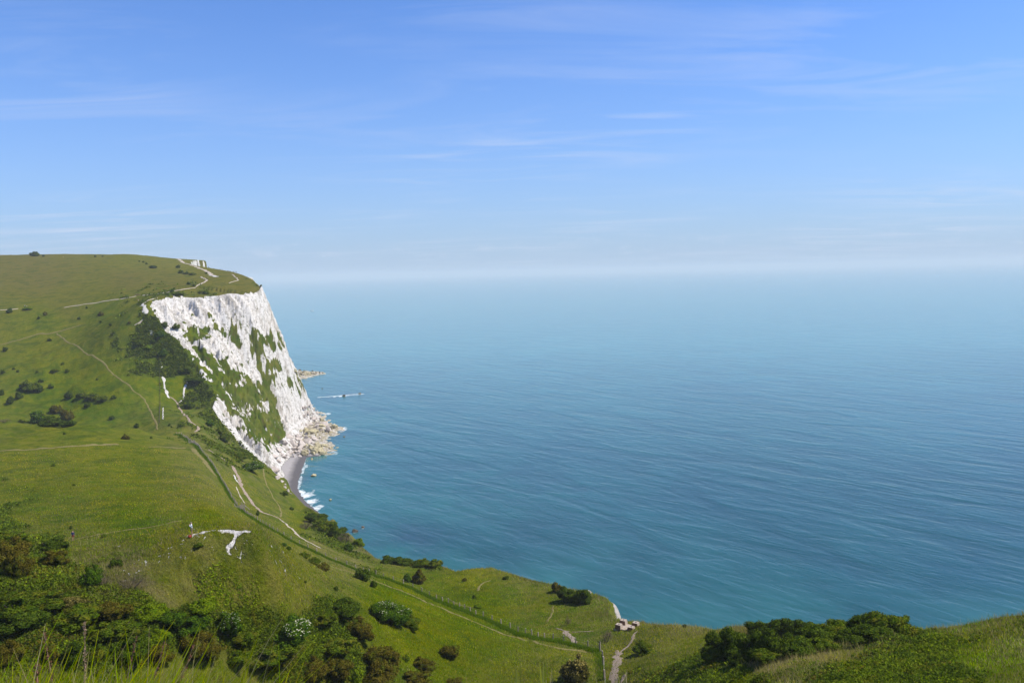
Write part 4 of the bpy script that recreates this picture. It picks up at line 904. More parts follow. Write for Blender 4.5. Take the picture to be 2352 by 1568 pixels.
 (722,1535,70,66,'rusty','olive brown bush at the bottom, left of a trio',G3),(775,1532,80,66,'rusty','olive brown bush at the bottom, middle of a trio',G3),(877,1510,88,76,'rusty','tall brown bush at the bottom centre',G3),(868,1550,90,60,'rusty','brown bush under the tall one at the bottom',G3),(819,1550,44,46,'bright','light green sapling between brown bushes',G3),(974,1523,54,42,'rusty','dark bush with open branches near the bottom',G3),(955,1553,80,40,'rusty','rusty low bush at the bottom edge',G3),
 (933,1509,20,18,'green','small green bush left of the open branched one',G3),(1034,1495,52,42,'rusty','round rusty bush alone on bright turf',G3),(1045,1566,50,22,'rusty','rusty bush cut by the bottom edge',G3),(1080,1340,0.1,0.1,'green','x',None),
 (1640,1500,60,40,'green','low front bush at the left of the brink thicket',G4),(1700,1504,70,36,'hawthorn','low front bush, second along the brink thicket',G4),(1765,1506,80,34,'green','low front bush, third along the brink thicket',G4),(1835,1490,80,40,'hawthorn','low front bush, fourth along the brink thicket',G4),(1890,1478,80,36,'green','low front bush, fifth along the brink thicket',G4),(1945,1464,80,36,'hawthorn','low front bush, sixth along the brink thicket',G4),(2010,1452,90,38,'hawthorn','low front bush near the thicket end',G4),(1745,1440,70,40,'hawthorn','back bush at the left shoulder of the thicket',G4),(1860,1436,70,36,'hawthorn','back bush in the middle dip of the thicket',G4),
 (1652,1478,83,80,'hawthorn','leftmost bush of the dark brink thicket',G4),(1690,1474,89,84,'hawthorn','second bush of the dark brink thicket',G4),(1735,1478,94,80,'hawthorn','third bush of the dark brink thicket',G4),(1778,1480,86,70,'hawthorn','fourth bush of the dark brink thicket',G4),(1790,1438,81,50,'hawthorn','rounded back bush rising over the thicket',G4),(1822,1436,64,44,'hawthorn','small crest bush beside the rounded back one',G4),
 (1822,1478,81,56,'hawthorn','fifth bush of the dark brink thicket',G4),(1868,1458,89,52,'hawthorn','dark bush in the saddle of the thicket',G4),(1912,1448,86,50,'green','lighter bush right of the saddle',G4),(1950,1446,81,48,'hawthorn','dark bush before the end dome',G4),(1990,1434,89,56,'hawthorn','left half of the thicket end dome',G4),(2030,1430,94,58,'green','sunlit middle of the thicket end dome',G4),(2066,1438,81,46,'green','right end of the brink thicket',G4),
]:
    if a[2] > 1: shrub(*a)

# ------------------------------------------------------------------ ground cover
pxg, pyg = PXg.reshape(GX.shape), PYg.reshape(GX.shape)
vis = VIS[:-1, :-1] & VIS[1:, :-1]
area = np.abs(pxg[1:, :-1] - pxg[:-1, :-1]) * np.abs(pyg[:-1, 1:] - pyg[:-1, :-1]) * vis
area *= (pxg[:-1, :-1] > -120) & (pxg[:-1, :-1] < 2470) & (pyg[:-1, :-1] < 1650)
sdg = SD.reshape(GX.shape)[:-1, :-1]; scg = scrub.reshape(GX.shape)[:-1, :-1]; chg = chalk_v.reshape(GX.shape)[:-1, :-1]; rg = GR[:-1, :-1]
tng = tone_v.reshape(GX.shape)[:-1, :-1]; drg = dry_v.reshape(GX.shape)[:-1, :-1]
area *= (sdg > 0.1) & (rg > 12)
def scatter(weight, n):
    w = (area * weight).ravel(); idx = nr.choice(len(w), n, p=w / w.sum())
    i, j = np.unravel_index(idx, area.shape); u, v = nr.rand(n), nr.rand(n)
    a = AZ[i] + u * (AZ[i + 1] - AZ[i]); r_ = RR[j] + v * (RR[j + 1] - RR[j])
    x, y = r_ * np.sin(a), r_ * np.cos(a)
    return x, y, ground_z(x, y), r_, (i, j)
def up_normals(n, j):
    q = nr.normal(size=(n, 3)) * j; q[:, 2] += 1.0; q /= np.linalg.norm(q, axis=1)[:, None]; return np.repeat(q, 3, 0)
def blade_tris(x, y, z, h, w, lean):
    n = len(x); a = nr.rand(n) * 2 * math.pi
    dx, dy = np.cos(a) * w * .5, np.sin(a) * w * .5
    lx, ly = nr.normal(size=n) * lean * h - .15 * h, nr.normal(size=n) * lean * h
    V = np.stack([np.column_stack([x - dx, y - dy, z - .03]), np.column_stack([x + dx, y + dy, z - .03]), np.column_stack([x + lx, y + ly, z + h])], 1).reshape(-1, 3)
    T = V.reshape(-1, 3, 3); g = np.cross(T[:, 1] - T[:, 0], T[:, 2] - T[:, 0]); fl = g[:, 2] < 0
    T[fl] = T[fl][:, [1, 0, 2]]
    return T.reshape(-1, 3), np.arange(3 * n).reshape(-1, 3)
GM = Mat('grass_blades', 0.9, 0.0)
gv, gt, gd = GM.attr('var'), GM.attr('tone'), GM.attr('dry')
gc = GM.mix(gv, (0.062, 0.130, 0.0), (0.260, 0.400, 0.001))
gy2 = GM.mix(gv, (0.180, 0.170, 0.000), (0.490, 0.455, 0.003))
gc = GM.mix(gt, gc, gy2); gc = GM.mix(gd, gc, GM.mix(gv, (0.19, 0.15, 0.07), (0.42, 0.34, 0.20)))
GM.set(gc)
tr = GM.n.new('ShaderNodeBsdfTranslucent'); GM.l.new(gc, tr.inputs['Color']); mx = GM.n.new('ShaderNodeMixShader'); mx.inputs[0].default_value = .5
GM.l.new(GM.b.outputs[0], mx.inputs[1]); GM.l.new(tr.outputs[0], mx.inputs[2]); GM.l.new(mx.outputs[0], GM.out.inputs['Surface']); GRASS = GM.m
def grass(n, weight, hmin, hmax, wf, label, dry_add=0.0):
    x, y, z, r_, ij = scatter(weight, n)
    h = (hmin + (hmax - hmin) * nr.rand(n) ** 2) * (1 - .6 * (r_ < 112) * smooth(250, 350, pxg[ij]) * (1 - smooth(720, 800, pxg[ij]))); w = np.maximum(.02, r_ * wf)
    V, F = blade_tris(x, y, z, h, w, .35)
    pt = np.clip((tng[ij] - .45) * 1.5 + .45 + .55 * fbm(x / 13, y / 13, 401, 4) + .22 * nr.normal(size=n), 0, 1); pv = np.clip(.62 + .55 * fbm(x / 5, y / 5, 403, 4), .15, 1)
    dr = (nr.rand(n) < np.clip(drg[ij] * .8 + .02 + dry_add, 0, 1)) * (0.5 + .5 * nr.rand(n))
    me = new_mesh('grass', V, F, False, GRASS, dict(var=np.repeat(nr.rand(n) * pv, 3), tone=np.repeat(pt, 3), dry=np.repeat(dr, 3)), up_normals(n, .45))
    link('grass', me, kind='stuff', label=label)
wnear = np.clip(1 - scg * 1.1, 0.05, 1) * (rg < 340) * (chg < .5) * (1 - 0.65 * smooth(150, 340, rg))
grass(230000, wnear, .10, .42, .00075, 'long meadow grass over the near slopes')
# taller coarse grass along the fence and the brink, dead stalks in the dry patches
brink = np.exp(-(sdg / 2.5) ** 2) * (rg < 330) + 0.8 * np.clip(drg - .25, 0, 1) * (rg < 200)
grass(34000, brink * (chg < .5), .35, .95, .00045, 'tall dry stalks and rough grass near the brink', .45)
def cover(n, weight, label, kind='green', s=.0013, name='bramble_cover'):
    x, y, z, r_, ij = scatter(weight, n)
    sc = r_ * s * (0.5 + nr.rand(n)); c = np.column_stack([x, y, z + nr.rand(n) * np.minimum(.35, .006 * r_)])
    nrm = nr.normal(size=(n, 3)); nrm[:, 2] = np.abs(nrm[:, 2]) + .35; nrm /= np.linalg.norm(nrm, axis=1)[:, None]
    t = np.cross(nrm, nr.normal(size=(n, 3))); t /= np.linalg.norm(t, axis=1)[:, None]; b = np.cross(nrm, t); sc = sc[:, None]
    V = np.stack([c + t * sc, c - t * sc * .55 + b * sc * .75, c - t * sc * .55 - b * sc * .75], 1).reshape(-1, 3)
    me = new_mesh(name, V, np.arange(3 * n).reshape(-1, 3), False, LM[kind], dict(var=np.repeat(nr.rand(n), 3)), np.repeat(nrm + np.array([0, 0, .25]), 3, 0))
    link(name, me, kind='stuff', label=label)
px0, py0 = pxg[:-1, :-1], pyg[:-1, :-1]
patch = lambda seed, sc_=6.0: fbm(GX[:-1, :-1] / sc_, GY[:-1, :-1] / sc_, seed, 3)
sm = smooth(.38, .6, scg)
cover(95000, sm * (rg < 330) * (patch(501) > -.15), 'tangled bramble and nettle cover over the near scrub')
cover(45000, sm * (rg < 330) * (patch(501) <= -.1), 'dark ivy and hawthorn regrowth between the bushes', 'hawthorn')
cover(20000, sm * (rg < 200) * (patch(503, 4.0) > .35), 'rusty gorse growth among the bramble', 'rusty', name='gorse_cover')
cover(14000, sm * (rg < 200) * (patch(505, 3.0) > .18), 'yellow green herbs spread through the scrub', 'bright', name='herb_cover')
cover(18000, sm * (rg >= 330), 'green scrub cloaking the far valley rim', 'green', .0015, 'far_scrub')
yl = np.exp(-(((px0 - 520) / 70) ** 2 + ((py0 - 1350) / 50) ** 2)) + .7 * np.exp(-(((px0 - 600) / 60) ** 2 + ((py0 - 1400) / 30) ** 2)) + .5 * np.exp(-(((px0 - 740) / 60) ** 2 + ((py0 - 1385) / 25) ** 2))
cover(2200, (yl > .3) * yl * (rg < 150) * np.clip(patch(507, 2.5) + .4, 0, 1), 'yellow flowering herbs on the mound flank', 'bright', .0011, 'flowering_herbs')
# yellow flowers of the meadow
def flowers():
    wgt = np.clip(patch(601, 16) + .15, 0, 1) * (rg < 360) * (px0 < 700) * (py0 < 1240) * (scg < .3) + .25 * (rg < 200) * np.clip(patch(603, 5), 0, 1) * (scg < .3)
    x, y, z, r_, ij = scatter(wgt, 9000); n = len(x); h = .12 + .2 * nr.rand(n); s_ = r_ * .00035 * (.6 + nr.rand(n))
    c = np.column_stack([x, y, z + h]); o = []
    for k in range(3):
        a = nr.rand(n) * 6.28; o.append(c + np.column_stack([np.cos(a), np.sin(a), nr.rand(n) - .3]) * s_[:, None])
    m = Mat('buttercup_petals', .6, .2); m.set((0.52, 0.34, 0.01))
    link('buttercup_flowers', new_mesh('buttercups', np.stack(o, 1).reshape(-1, 3), np.arange(3 * n).reshape(-1, 3), False, m.m), kind='stuff', label='yellow buttercups sprinkled through the meadow')
flowers()

# ------------------------------------------------------------------ fences and gates
WOOD = Mat('weathered_wood', 0.85, 0.15); WOOD.set(WOOD.mix(WOOD.noise(9, 4, .7, stretch=(1, 1, .2)), (0.20, 0.16, 0.125), (0.42, 0.35, 0.28))); WOOD = WOOD.m
WIRE = Mat('galvanised_wire', 0.5, 0.5); WIRE.set((0.30, 0.29, 0.27)); WIRE = WIRE.m
DARKW = Mat('dark_wood', 0.9, 0.1); DARKW.set(DARKW.mix(DARKW.noise(9, 4, .7), (0.05, 0.04, 0.03), (0.11, 0.09, 0.07))); DARKW = DARKW.m
def post_mesh(w, h, wood=None):
    V, F = [], []; box(V, F, (0, 0, h / 2 - .15), (w, w, h + .3), 0, .85); return new_mesh('post', V, F, False, wood or WOOD)
def fence(line, step, h, w, label, wires=True, group='fences crossing the down', rails=False):
    wood = DARKW if rails else WOOD
    W2 = np.array([pick(a, b)[:2] for a, b in line]); c = resample(W2, step); z = ground_z(c[:, 0], c[:, 1])
    root = link('fence', None, label=label, cat='fence', group=group, loc=(c[0, 0], c[0, 1], z[0])); o0 = np.array([c[0, 0], c[0, 1], z[0]])
    pm = [post_mesh(w, h * s_, wood) for s_ in (.94, 1.0, 1.07)]
    for k in range(len(c)):
        o = link('post', pm[k % 3], root, loc=tuple(np.array([c[k, 0], c[k, 1], z[k]]) - o0)); o.rotation_euler = (rnd.uniform(-.06, .06), rnd.uniform(-.06, .06), rnd.uniform(0, 1.5))
    for lv in ((.3, .62, .95) if wires else ()):
        V, F = [], []
        for k in range(len(c) - 1):
            p = np.array([c[k, 0], c[k, 1], z[k] + h * lv]) - o0; q = np.array([c[k + 1, 0], c[k + 1, 1], z[k + 1] + h * lv]) - o0
            r_ = .035 if rails else .006; tube(V, F, p, q, r_, r_, 4 if rails else 3)
        link('rail' if rails else 'wire', new_mesh('wire', V, F, False, DARKW if rails else WIRE), root)
    return c
c1f = fence([(405,996),(425,1005),(440,1016),(460,1034),(480,1058),(500,1088),(515,1112),(530,1138),(545,1163)], 2.3, 1.35, .20, 'closely posted fence between the two wooden gates')
c2f = fence([(558,1174),(580,1190),(604,1205),(628,1220),(663,1239),(701,1257),(740,1277),(782,1294),(830,1311),(860,1321),(907,1337),(945,1351),(991,1371),(1038,1391),(1088,1412),(1107,1419),(1144,1432),(1180,1446),(1222,1461),(1263,1471),(1308,1479),(1352,1486),(1376,1493)], 2.75, 1.35, .20, 'long post and wire fence along the coast strip')
c3f = fence([(1384,1512),(1385,1526),(1387,1545),(1389,1568),(1392,1596)], 3.2, 1.5, .26, 'tall leaning fence posts in line near the bottom')
fence([(360,811),(364,828),(367,845),(367,884),(367,940),(366,972)], 3.2, 1.25, .2, 'dark fence running straight down the valley side', rails=True)
def strip_grass():
    cs = np.concatenate([c1f[::2], c2f, c2f, c2f, c3f[:3]]); n = 70000; k = nr.randint(0, len(cs) - 1, n); t = nr.rand(n)
    nx2 = cs[np.minimum(k + 1, len(cs) - 1)]; far_ = np.hypot(*(nx2 - cs[k]).T) > 8; nx2[far_] = cs[k][far_]
    b = cs[k] * (1 - t)[:, None] + nx2 * t[:, None]; x = b[:, 0] - .55 + nr.normal(size=n) * .42; y = b[:, 1] - .55 + nr.normal(size=n) * .5
    r_ = np.hypot(x, y); V, F = blade_tris(x, y, ground_z(x, y), .25 + .5 * nr.rand(n) ** 1.3, r_ * .0006, .25)
    me = new_mesh('grass', V, F, False, GRASS, dict(var=np.repeat(nr.rand(n) * .35, 3), tone=np.repeat(nr.rand(n) * .12, 3), dry=np.repeat((nr.rand(n) < .04) * .5, 3)))
    link('grass', me, kind='stuff', label='uncut dark grass growing under the fence wires')
strip_grass()
def gate(px, py, label, sc=1.0):
    p = pick(px, py); root = link('wooden_gate', None, label=label, cat='gate', group='wooden kissing gates', loc=tuple(p)); root.rotation_euler.z = .5; root.scale = (sc,) * 3
    for (x, y) in ((-1.2, 0), (1.2, 0), (-1.0, 1.5), (.9, 1.6), (0.1, -.5)):
        V, F = [], []; box(V, F, (0, 0, .7), (.2, .2, 1.7), 0, .9); link('post', new_mesh('post', V, F, False, WOOD), root, loc=(x, y, 0))
    for k in range(4):
        V, F = [], []; box(V, F, (0, 0, 0), (2.3, .07, .14)); link('rail', new_mesh('rail', V, F, False, WOOD), root, loc=(0, 0, .35 + .28 * k))
        V, F = [], []; box(V, F, (0, 0, 0), (.07, 1.5, .14)); link('rail', new_mesh('rail', V, F, False, WOOD), root, loc=(-1.1, .75, .35 + .28 * k))
    V, F = [], []; tube(V, F, (1.2, 0, 1.1), (2.4, -.3, -.2), .09, .09); link('brace', new_mesh('brace', V, F, False, WOOD), root)
gate(441, 1019, 'upper wooden kissing gate where the meadow trail ends'); gate(551, 1170, 'lower wooden kissing gate with a leaning brace', 1.15)
def big_post():
    p = pick(1378, 1497); V, F = [], []; tube(V, F, (0, 0, -.2), (.03, 0, 2.0), .17, .14, 7); link('strainer_post', new_mesh('strainer_post', V, F, True, WOOD), label='stout round strainer post at the fence corner', cat='post', loc=tuple(p))
big_post()

# ------------------------------------------------------------------ wartime concrete blocks
CONC = Mat('weathered_concrete', 0.9, 0.2); CONC.set(CONC.mix(CONC.noise(2.5, 5, .7), (0.26, 0.20, 0.15), (0.44, 0.37, 0.30)), CONC.bump(CONC.noise(8, 4, .7), .4, .03)); CONC = CONC.m
SHADE_CONC = Mat('shaded_concrete', 0.9, 0.15); SHADE_CONC.set(SHADE_CONC.mix(SHADE_CONC.noise(3.5, 4, .7), (0.16, 0.075, 0.045), (0.26, 0.15, 0.09))); SHADE_CONC = SHADE_CONC.m
def blocks():
    p = pick(1441, 1443); ang = math.radians(-31)
    root = link('concrete_foundation', None, label='old concrete slab with four hollow blocks on the brink', cat='concrete foundation', loc=(p[0], p[1], p[2] + .05)); root.rotation_euler.z = ang
    V, F = [], []; box(V, F, (0, 0, .02), (2.9, 2.7, .40)); box(V, F, (-1.5, -1.1, -.04), (1.0, 1.1, .3)); box(V, F, (1.55, 1.0, -.03), (1.2, 1.1, .3)); link('slab', new_mesh('slab', V, F, False, CONC), root)
    V, F = [], []   # open topped tapering block
    b, t, hh, hole = .60, .50, .80, .17
    ring = lambda s_, z: [(-s_, -s_, z), (s_, -s_, z), (s_, s_, z), (-s_, s_, z)]
    V += ring(b, 0) + ring(t, hh) + ring(hole, hh) + ring(hole, hh - .5)
    for a in (0, 4, 8):
        for i in range(4): F.append((a + i, a + (i + 1) % 4, a + 4 + (i + 1) % 4, a + 4 + i))
    F.append((12, 13, 14, 15)); F.append((0, 3, 2, 1))
    me = new_mesh('block', V, F, False, CONC); me.materials.append(SHADE_CONC)
    for q in me.polygons:
        if q.index in (0, 3): q.material_index = 1  # front and left sides darker: their shade is put into the colour
    for (x, y) in ((-1.25, -1.1), (1.25, -1.1), (-1.25, 1.1), (1.25, 1.1)): link('block', me, root, loc=(x, y, .2))
blocks()

# ------------------------------------------------------------------ steps to the beach
def steps():
    p = pick(617, 1075); root = link('wooden_steps', None, label='wooden ladder steps going down to the shingle', cat='steps', loc=(p[0], p[1], p[2])); root.rotation_euler = (0, 0, .3)
    for x in (-.75, .75):
        V, F = [], []; tube(V, F, (x, 0, -.3), (x, 1.2, 3.5), .07, .07, 4); link('stringer', new_mesh('stringer', V, F, False, WOOD), root)
    for k in range(9):
        V, F = [], []; box(V, F, (0, 0, 0), (1.5, .3, .12)); link('tread', new_mesh('tread', V, F, False, WOOD), root, loc=(0, .12 + k * .13, .1 + k * .41))
steps()

# ------------------------------------------------------------------ boulders
def rock_mat(name, a, b, c):
    m = Mat(name, .92, .15); m.set(m.mix(m.ramp(m.noise(1.1, 4, .6), .5, .7), m.mix(m.noise(2.5, 5, .7), a, b), c), m.bump(m.noise(3, 5, .7), .7, .25)); return m.m
RM = dict(pale=rock_mat('fallen_chalk', (0.40, 0.33, 0.28), (0.58, 0.52, 0.46), (0.34, 0.26, 0.20)), algae=rock_mat('weedy_chalk', (0.34, 0.29, 0.15), (0.52, 0.45, 0.30), (0.17, 0.15, 0.06)), dark=rock_mat('weedy_rock', (0.07, 0.06, 0.045), (0.16, 0.13, 0.09), (0.10, 0.11, 0.03)))
def rock_mesh(seed, mat):
    q = np.random.RandomState(seed); bm = bmesh.new(); bmesh.ops.create_icosphere(bm, subdivisions=2, radius=1)
    v = np.array([x.co[:] for x in bm.verts]); f = np.array([[x.index for x in y.verts] for y in bm.faces]); bm.free()
    for k in range(9):
        d = q.normal(size=3); d /= np.linalg.norm(d); t = q.uniform(.45, .75); s_ = v @ d; v -= np.outer(np.maximum(s_ - t, 0), d)
    v *= (1 + .05 * q.normal(size=len(v)))[:, None]; v *= q.uniform(.75, 1.25, 3) * (.62, .55, .45)
    return new_mesh('boulder', v, f, False, RM[mat])
ROCKS = {(m_, k): rock_mesh(k * 7 + len(m_), m_) for m_ in RM for k in range(5)}
def boulder(px, py, w, mat, label, group=None, sink=.2, on_sea=False):
    p = Psea(px, py) if on_sea else pick(px, py); dist = math.sqrt(p[0] ** 2 + p[1] ** 2 + (EYE - p[2]) ** 2); s_ = w / FPX * dist
    o = link('boulder', ROCKS[(mat, rnd.randrange(5))], label=label, cat='boulder', group=group, loc=(p[0], p[1], p[2] + (.45 - sink) * s_ * .6)); o.scale = (s_, s_, s_ * rnd.uniform(.7, 1.0)); o.rotation_euler = (rnd.uniform(-.4, .4), rnd.uniform(-.4, .4), rnd.uniform(0, 6.28))
GB = 'boulders of the cliff foot rockfall'
for a in [(662,1004,20,'pale','largest pinkish slab at the foot of the white nose'),(650,1018,18,'pale','square block left of the largest slab'),(671,1020,18,'pale','tilted block below the largest slab'),(684,1008,16,'pale','block right of the largest slab'),(640,1035,17,'pale','white block above the wooden steps'),(631,1050,18,'pale','white block touching the wooden steps'),
 (652,1050,13,'pale','block at the top of the shingle'),(632,1082,20,'pale','big smooth white block at the left of the shingle'),(636,1098,14,'pale','smooth block lower left of the shingle'),(770,983,13,'algae','farthest out brown boulder at the point'),(756,985,15,'dark','dark wedge boulder beside the farthest one'),(745,978,12,'pale','pale boulder before the dark wedge'),
 (716,1030,13,'algae','green yellow boulder above the flat rocks'),(702,1035,12,'algae','yellow boulder left of the green one'),(743,1043,15,'algae','flat brown boulder awash below the point'),(720,1044,12,'algae','brown boulder at the end of the shingle'),(640,1060,14,'pale','rounded white block behind the steps')]:
    boulder(a[0], a[1], a[2], a[3], a[4], GB, .25)
for a in [(722,1092,15,'algae','lone yellow rock standing in the shallows'),(716,1055,8,'algae','small yellow rock off the boulder point'),(790,910,9,'dark','rock breaking the surf on the reef'),(826,905,7,'dark','outer dark rock of the reef'),(834,1211,9,'dark','dark rock awash off the scrub hump'),(816,1221,14,'dark','larger dark rock nearer the scrub hump'),(758,1148,8,'algae','small pale rock off the surf'),(740,892,4,'dark','tiny rock inside the reef'),(744,1008,5,'pale','tiny pale rock off the point'),(790,1003,5,'dark','tiny dark rock off the point')]:
    boulder(a[0], a[1], a[2], a[3], a[4], 'rocks standing in the sea', .35, True)
def inpoly(pts, x, y):
    return poly_sd(np.array([[x, y]], float), np.array(pts, float))[0][0] > 0
AREA1 = [(640,1045),(672,1015),(690,985),(693,930),(708,933),(728,945),(742,962),(768,978),(780,985),(758,998),(738,1004),(752,1018),(764,1030),(752,1040),(715,1044),(690,1046),(655,1054)]
def zone(x, y):
    if y > 1028: return 'along the top of the shingle' if x < 695 else 'on the low rocks beside the shingle'
    if x > 735: return 'out on the seaward point'
    if y < 965: return 'below the farthest edge of the white nose'
    if y < 1000: return 'close under the white nose' if x < 700 else 'in the seaward half of the rockfall'
    return 'in the landward half of the rockfall' if x < 690 else 'behind the green yellow rocks'
cnt = 0
while cnt < 260:
    x, y = rnd.uniform(638, 782), rnd.uniform(928, 1055)
    if not inpoly(AREA1, x, y): continue
    seaw = x - (640 + (1045 - y) * .55) > 55
    big = rnd.random() < .10 and y > 975; alg = (x > 690 and y > 985 and rnd.random() < .5) or (seaw and rnd.random() < .5)
    boulder(x, y, rnd.uniform(12, 22) if big else 3.2 + 8 * rnd.random() ** 2.2, 'algae' if alg else 'pale', ('yellow stained boulder ' if alg else 'pale chalk boulder ') + zone(x, y), ('yellow stained' if alg else 'pale') + ' rockfall boulders ' + zone(x, y)); cnt += 1
for k in range(46):
    x = rnd.triangular(670, 748, 688); hh = 11 * (1 - (x - 670) / 85); y = 858 + rnd.uniform(-hh, hh * .8)
    boulder(x, y, rnd.uniform(3, 7), 'algae' if x < 715 and rnd.random() < .75 else 'dark', 'yellow brown rock on the ledge behind the nose', 'rocks on the ledge behind the nose', .2)
for (x, y, w) in [(655,1119,7),(662,1128,9),(668,1134,6),(661,1107,4),(648,1108,8),(655,1113,6),(665,1040,9),(690,1048,8),(676,1050,7)]:
    boulder(x, y, w, 'pale', 'small white boulder lying on the grey shingle', 'white boulders on the shingle')

# ------------------------------------------------------------------ people
def flat(name, c, r=.85):
    m = Mat(name, r, .15); m.set(m.mix(m.noise(14, 3, .6), tuple(x * .85 for x in c), tuple(min(1, x * 1.1) for x in c))); return m.m
SKIN = flat('skin', (0.50, 0.28, 0.19)); HAIRG = flat('grey_hair', (0.24, 0.21, 0.19)); HAIRD = flat('dark_hair', (0.05, 0.035, 0.025))
CL = dict(white=flat('white_cloth', (0.72, 0.74, 0.78)), blue=flat('dark_blue_cloth', (0.03, 0.04, 0.14)), red=flat('red_cloth', (0.28, 0.03, 0.03)), black=flat('black_cloth', (0.03, 0.03, 0.035)), navy=flat('navy_cloth', (0.02, 0.03, 0.08)), khaki=flat('khaki_cloth', (0.25, 0.20, 0.13)), green=flat('green_cloth', (0.03, 0.16, 0.06)))
POSE = dict(
 stand=dict(p=[(0,0,.95),(0,0,1.15),(0,0,1.38),(0,0,1.50),(0,-.01,1.62),(0,0,1.74), (.19,0,1.41),(.25,0,1.15),(.25,-.06,.90),(-.19,0,1.41),(-.25,0,1.15),(-.25,-.06,.90), (.10,0,.90),(.11,0,.50),(.11,.02,.08),(.12,-.14,.03),(-.10,0,.90),(-.11,0,.50),(-.11,.02,.08),(-.12,-.14,.03)]),
 look=dict(p=[(0,0,.95),(0,0,1.15),(0,0,1.38),(0,-.01,1.50),(0,-.04,1.62),(0,-.03,1.74), (.19,-.02,1.40),(.25,-.16,1.20),(.08,-.26,1.52),(-.19,-.02,1.40),(-.25,-.16,1.20),(-.08,-.26,1.52), (.10,0,.90),(.11,0,.50),(.11,.02,.08),(.12,-.14,.03),(-.10,0,.90),(-.11,0,.50),(-.11,.02,.08),(-.12,-.14,.03)]),
 walk=dict(p=[(0,0,.95),(0,0,1.15),(0,-.02,1.38),(0,-.03,1.50),(0,-.05,1.62),(0,-.04,1.74), (.19,0,1.41),(.24,.10,1.15),(.23,.02,.93),(-.19,0,1.41),(-.24,-.08,1.15),(-.23,-.24,.97), (.10,0,.90),(.11,-.16,.52),(.11,-.22,.08),(.12,-.38,.05),(-.10,0,.90),(-.11,.08,.50),(-.11,.28,.12),(-.12,.16,.03)]),
 sit=dict(p=[(0,0,.14),(0,.02,.36),(0,.02,.58),(0,0,.70),(0,-.02,.82),(0,-.01,.94), (.19,0,.60),(.25,-.08,.38),(.16,-.26,.34),(-.19,0,.60),(-.25,-.08,.38),(-.16,-.26,.34), (.10,-.02,.12),(.14,-.42,.42),(.14,-.72,.08),(.14,-.86,.05),(-.10,-.02,.12),(-.14,-.42,.42),(-.14,-.72,.08),(-.14,-.86,.05)]))
EDG = [(0,1),(1,2),(2,3),(3,4),(4,5),(2,6),(6,7),(7,8),(2,9),(9,10),(10,11),(0,12),(12,13),(13,14),(14,15),(0,16),(16,17),(17,18),(18,19)]
RAD = [.14,.13,.155,.055,.10,.085,.065,.048,.036,.065,.048,.036,.095,.062,.045,.04,.095,.062,.045,.04]
_pm = {}
def person_mesh(pose, top, bottom, hair, longleg=False):
    key = (pose, top, bottom, hair, longleg)
    if key in _pm: return _pm[key]
    pts = POSE[pose]['p']; me = bpy.data.meshes.new('body'); me.from_pydata(pts, EDG, [])
    o = bpy.data.objects.new('tmp', me); COL.objects.link(o)
    md = o.modifiers.new('s', 'SKIN'); sv = me.skin_vertices[0].data
    for i, r_ in enumerate(RAD): sv[i].radius = (r_, r_ * (.72 if i in (0, 1, 2) else 1)); sv[i].use_root = (i == 0)
    o.modifiers.new('u', 'SUBSURF').levels = 1
    dg = bpy.context.evaluated_depsgraph_get(); dg.update(); ev = bpy.data.meshes.new_from_object(o.evaluated_get(dg)); bpy.data.objects.remove(o)
    for m_ in (SKIN, CL[top], CL[bottom], HAIRG if hair == 'grey' else HAIRD): ev.materials.append(m_)
    P = np.array(pts); part = [1, 1, 1, 0, 0, 3, 1, 1, 0, 1, 1, 0, 2, 2 if longleg else 0, 2 if longleg else 0, 3, 2, 2 if longleg else 0, 2 if longleg else 0, 3]
    zs_hair = P[5, 2]
    for f in ev.polygons:
        c = np.array(f.center); best, bi = 9, 0
        for (a, b) in EDG:
            A, B = P[a], P[b]; t = np.clip(((c - A) @ (B - A)) / ((B - A) @ (B - A)), 0, 1); d = np.linalg.norm(c - A - t * (B - A))
            if d < best:
                best = d; bi = part[a] if t < (.62 if (a, b) in ((12, 13), (16, 17), (6, 7), (9, 10)) else .5) else part[b]
                if (a, b) in ((12, 13), (16, 17)) and t < .75: bi = 2
                if (a, b) in ((0, 12), (0, 16)): bi = 2
                if (a, b) == (4, 5): bi = 3 if (c[1] > P[4, 1] - .035 or c[2] > zs_hair - .02) else 0
        f.material_index = bi; f.use_smooth = True
    _pm[key] = ev; return ev
def person(px, py, pose, top, bottom, hair, rz, label, longleg=False, group=None, sc=1.0):
    p = pick(px, py); o = link('person', person_mesh(pose, top, bottom, hair, longleg), label=label, cat='person', group=group, loc=(p[0], p[1], p[2] - .01)); o.rotation_euler.z = rz; o.scale = (sc,) * 3; return p
GP = 'walkers on the cliff top'
p1 = person(441,1229,'look','white','khaki','grey',-1.2,'person in white shirt and shorts standing on the chalk mound, hands raised to face',sc=1.02)
def bag(px, py, label, mat, s_=1.0):
    p = pick(px, py); root = link('backpack', None, label=label, cat='backpack', loc=tuple(p))
    V, F = [], []; box(V, F, (0, 0, .16), (.5, .34, .30), .3, .8); box(V, F, (.05, -.2, .11), (.3, .12, .18), .3, .9); me = new_mesh('pack', V, F, True, mat); link('pack', me, root)
    V, F = [], []; tube(V, F, (-.12, .1, .3), (0, .25, .22), .02, .02); tube(V, F, (0, .25, .22), (.12, .1, .3), .02, .02); link('strap', new_mesh('strap', V, F, True, CL['black']), root); root.scale = (s_,) * 3
bag(436, 1234, 'red backpack lying at the feet of the person in white', CL['red'], .85)
person(168,1241,'stand','blue','red','dark',.3,'person in dark blue top and red shorts on the lower trail')
person(604,1066,'sit','blue','green','dark',.8,'person in blue resting above the wooden steps',True)
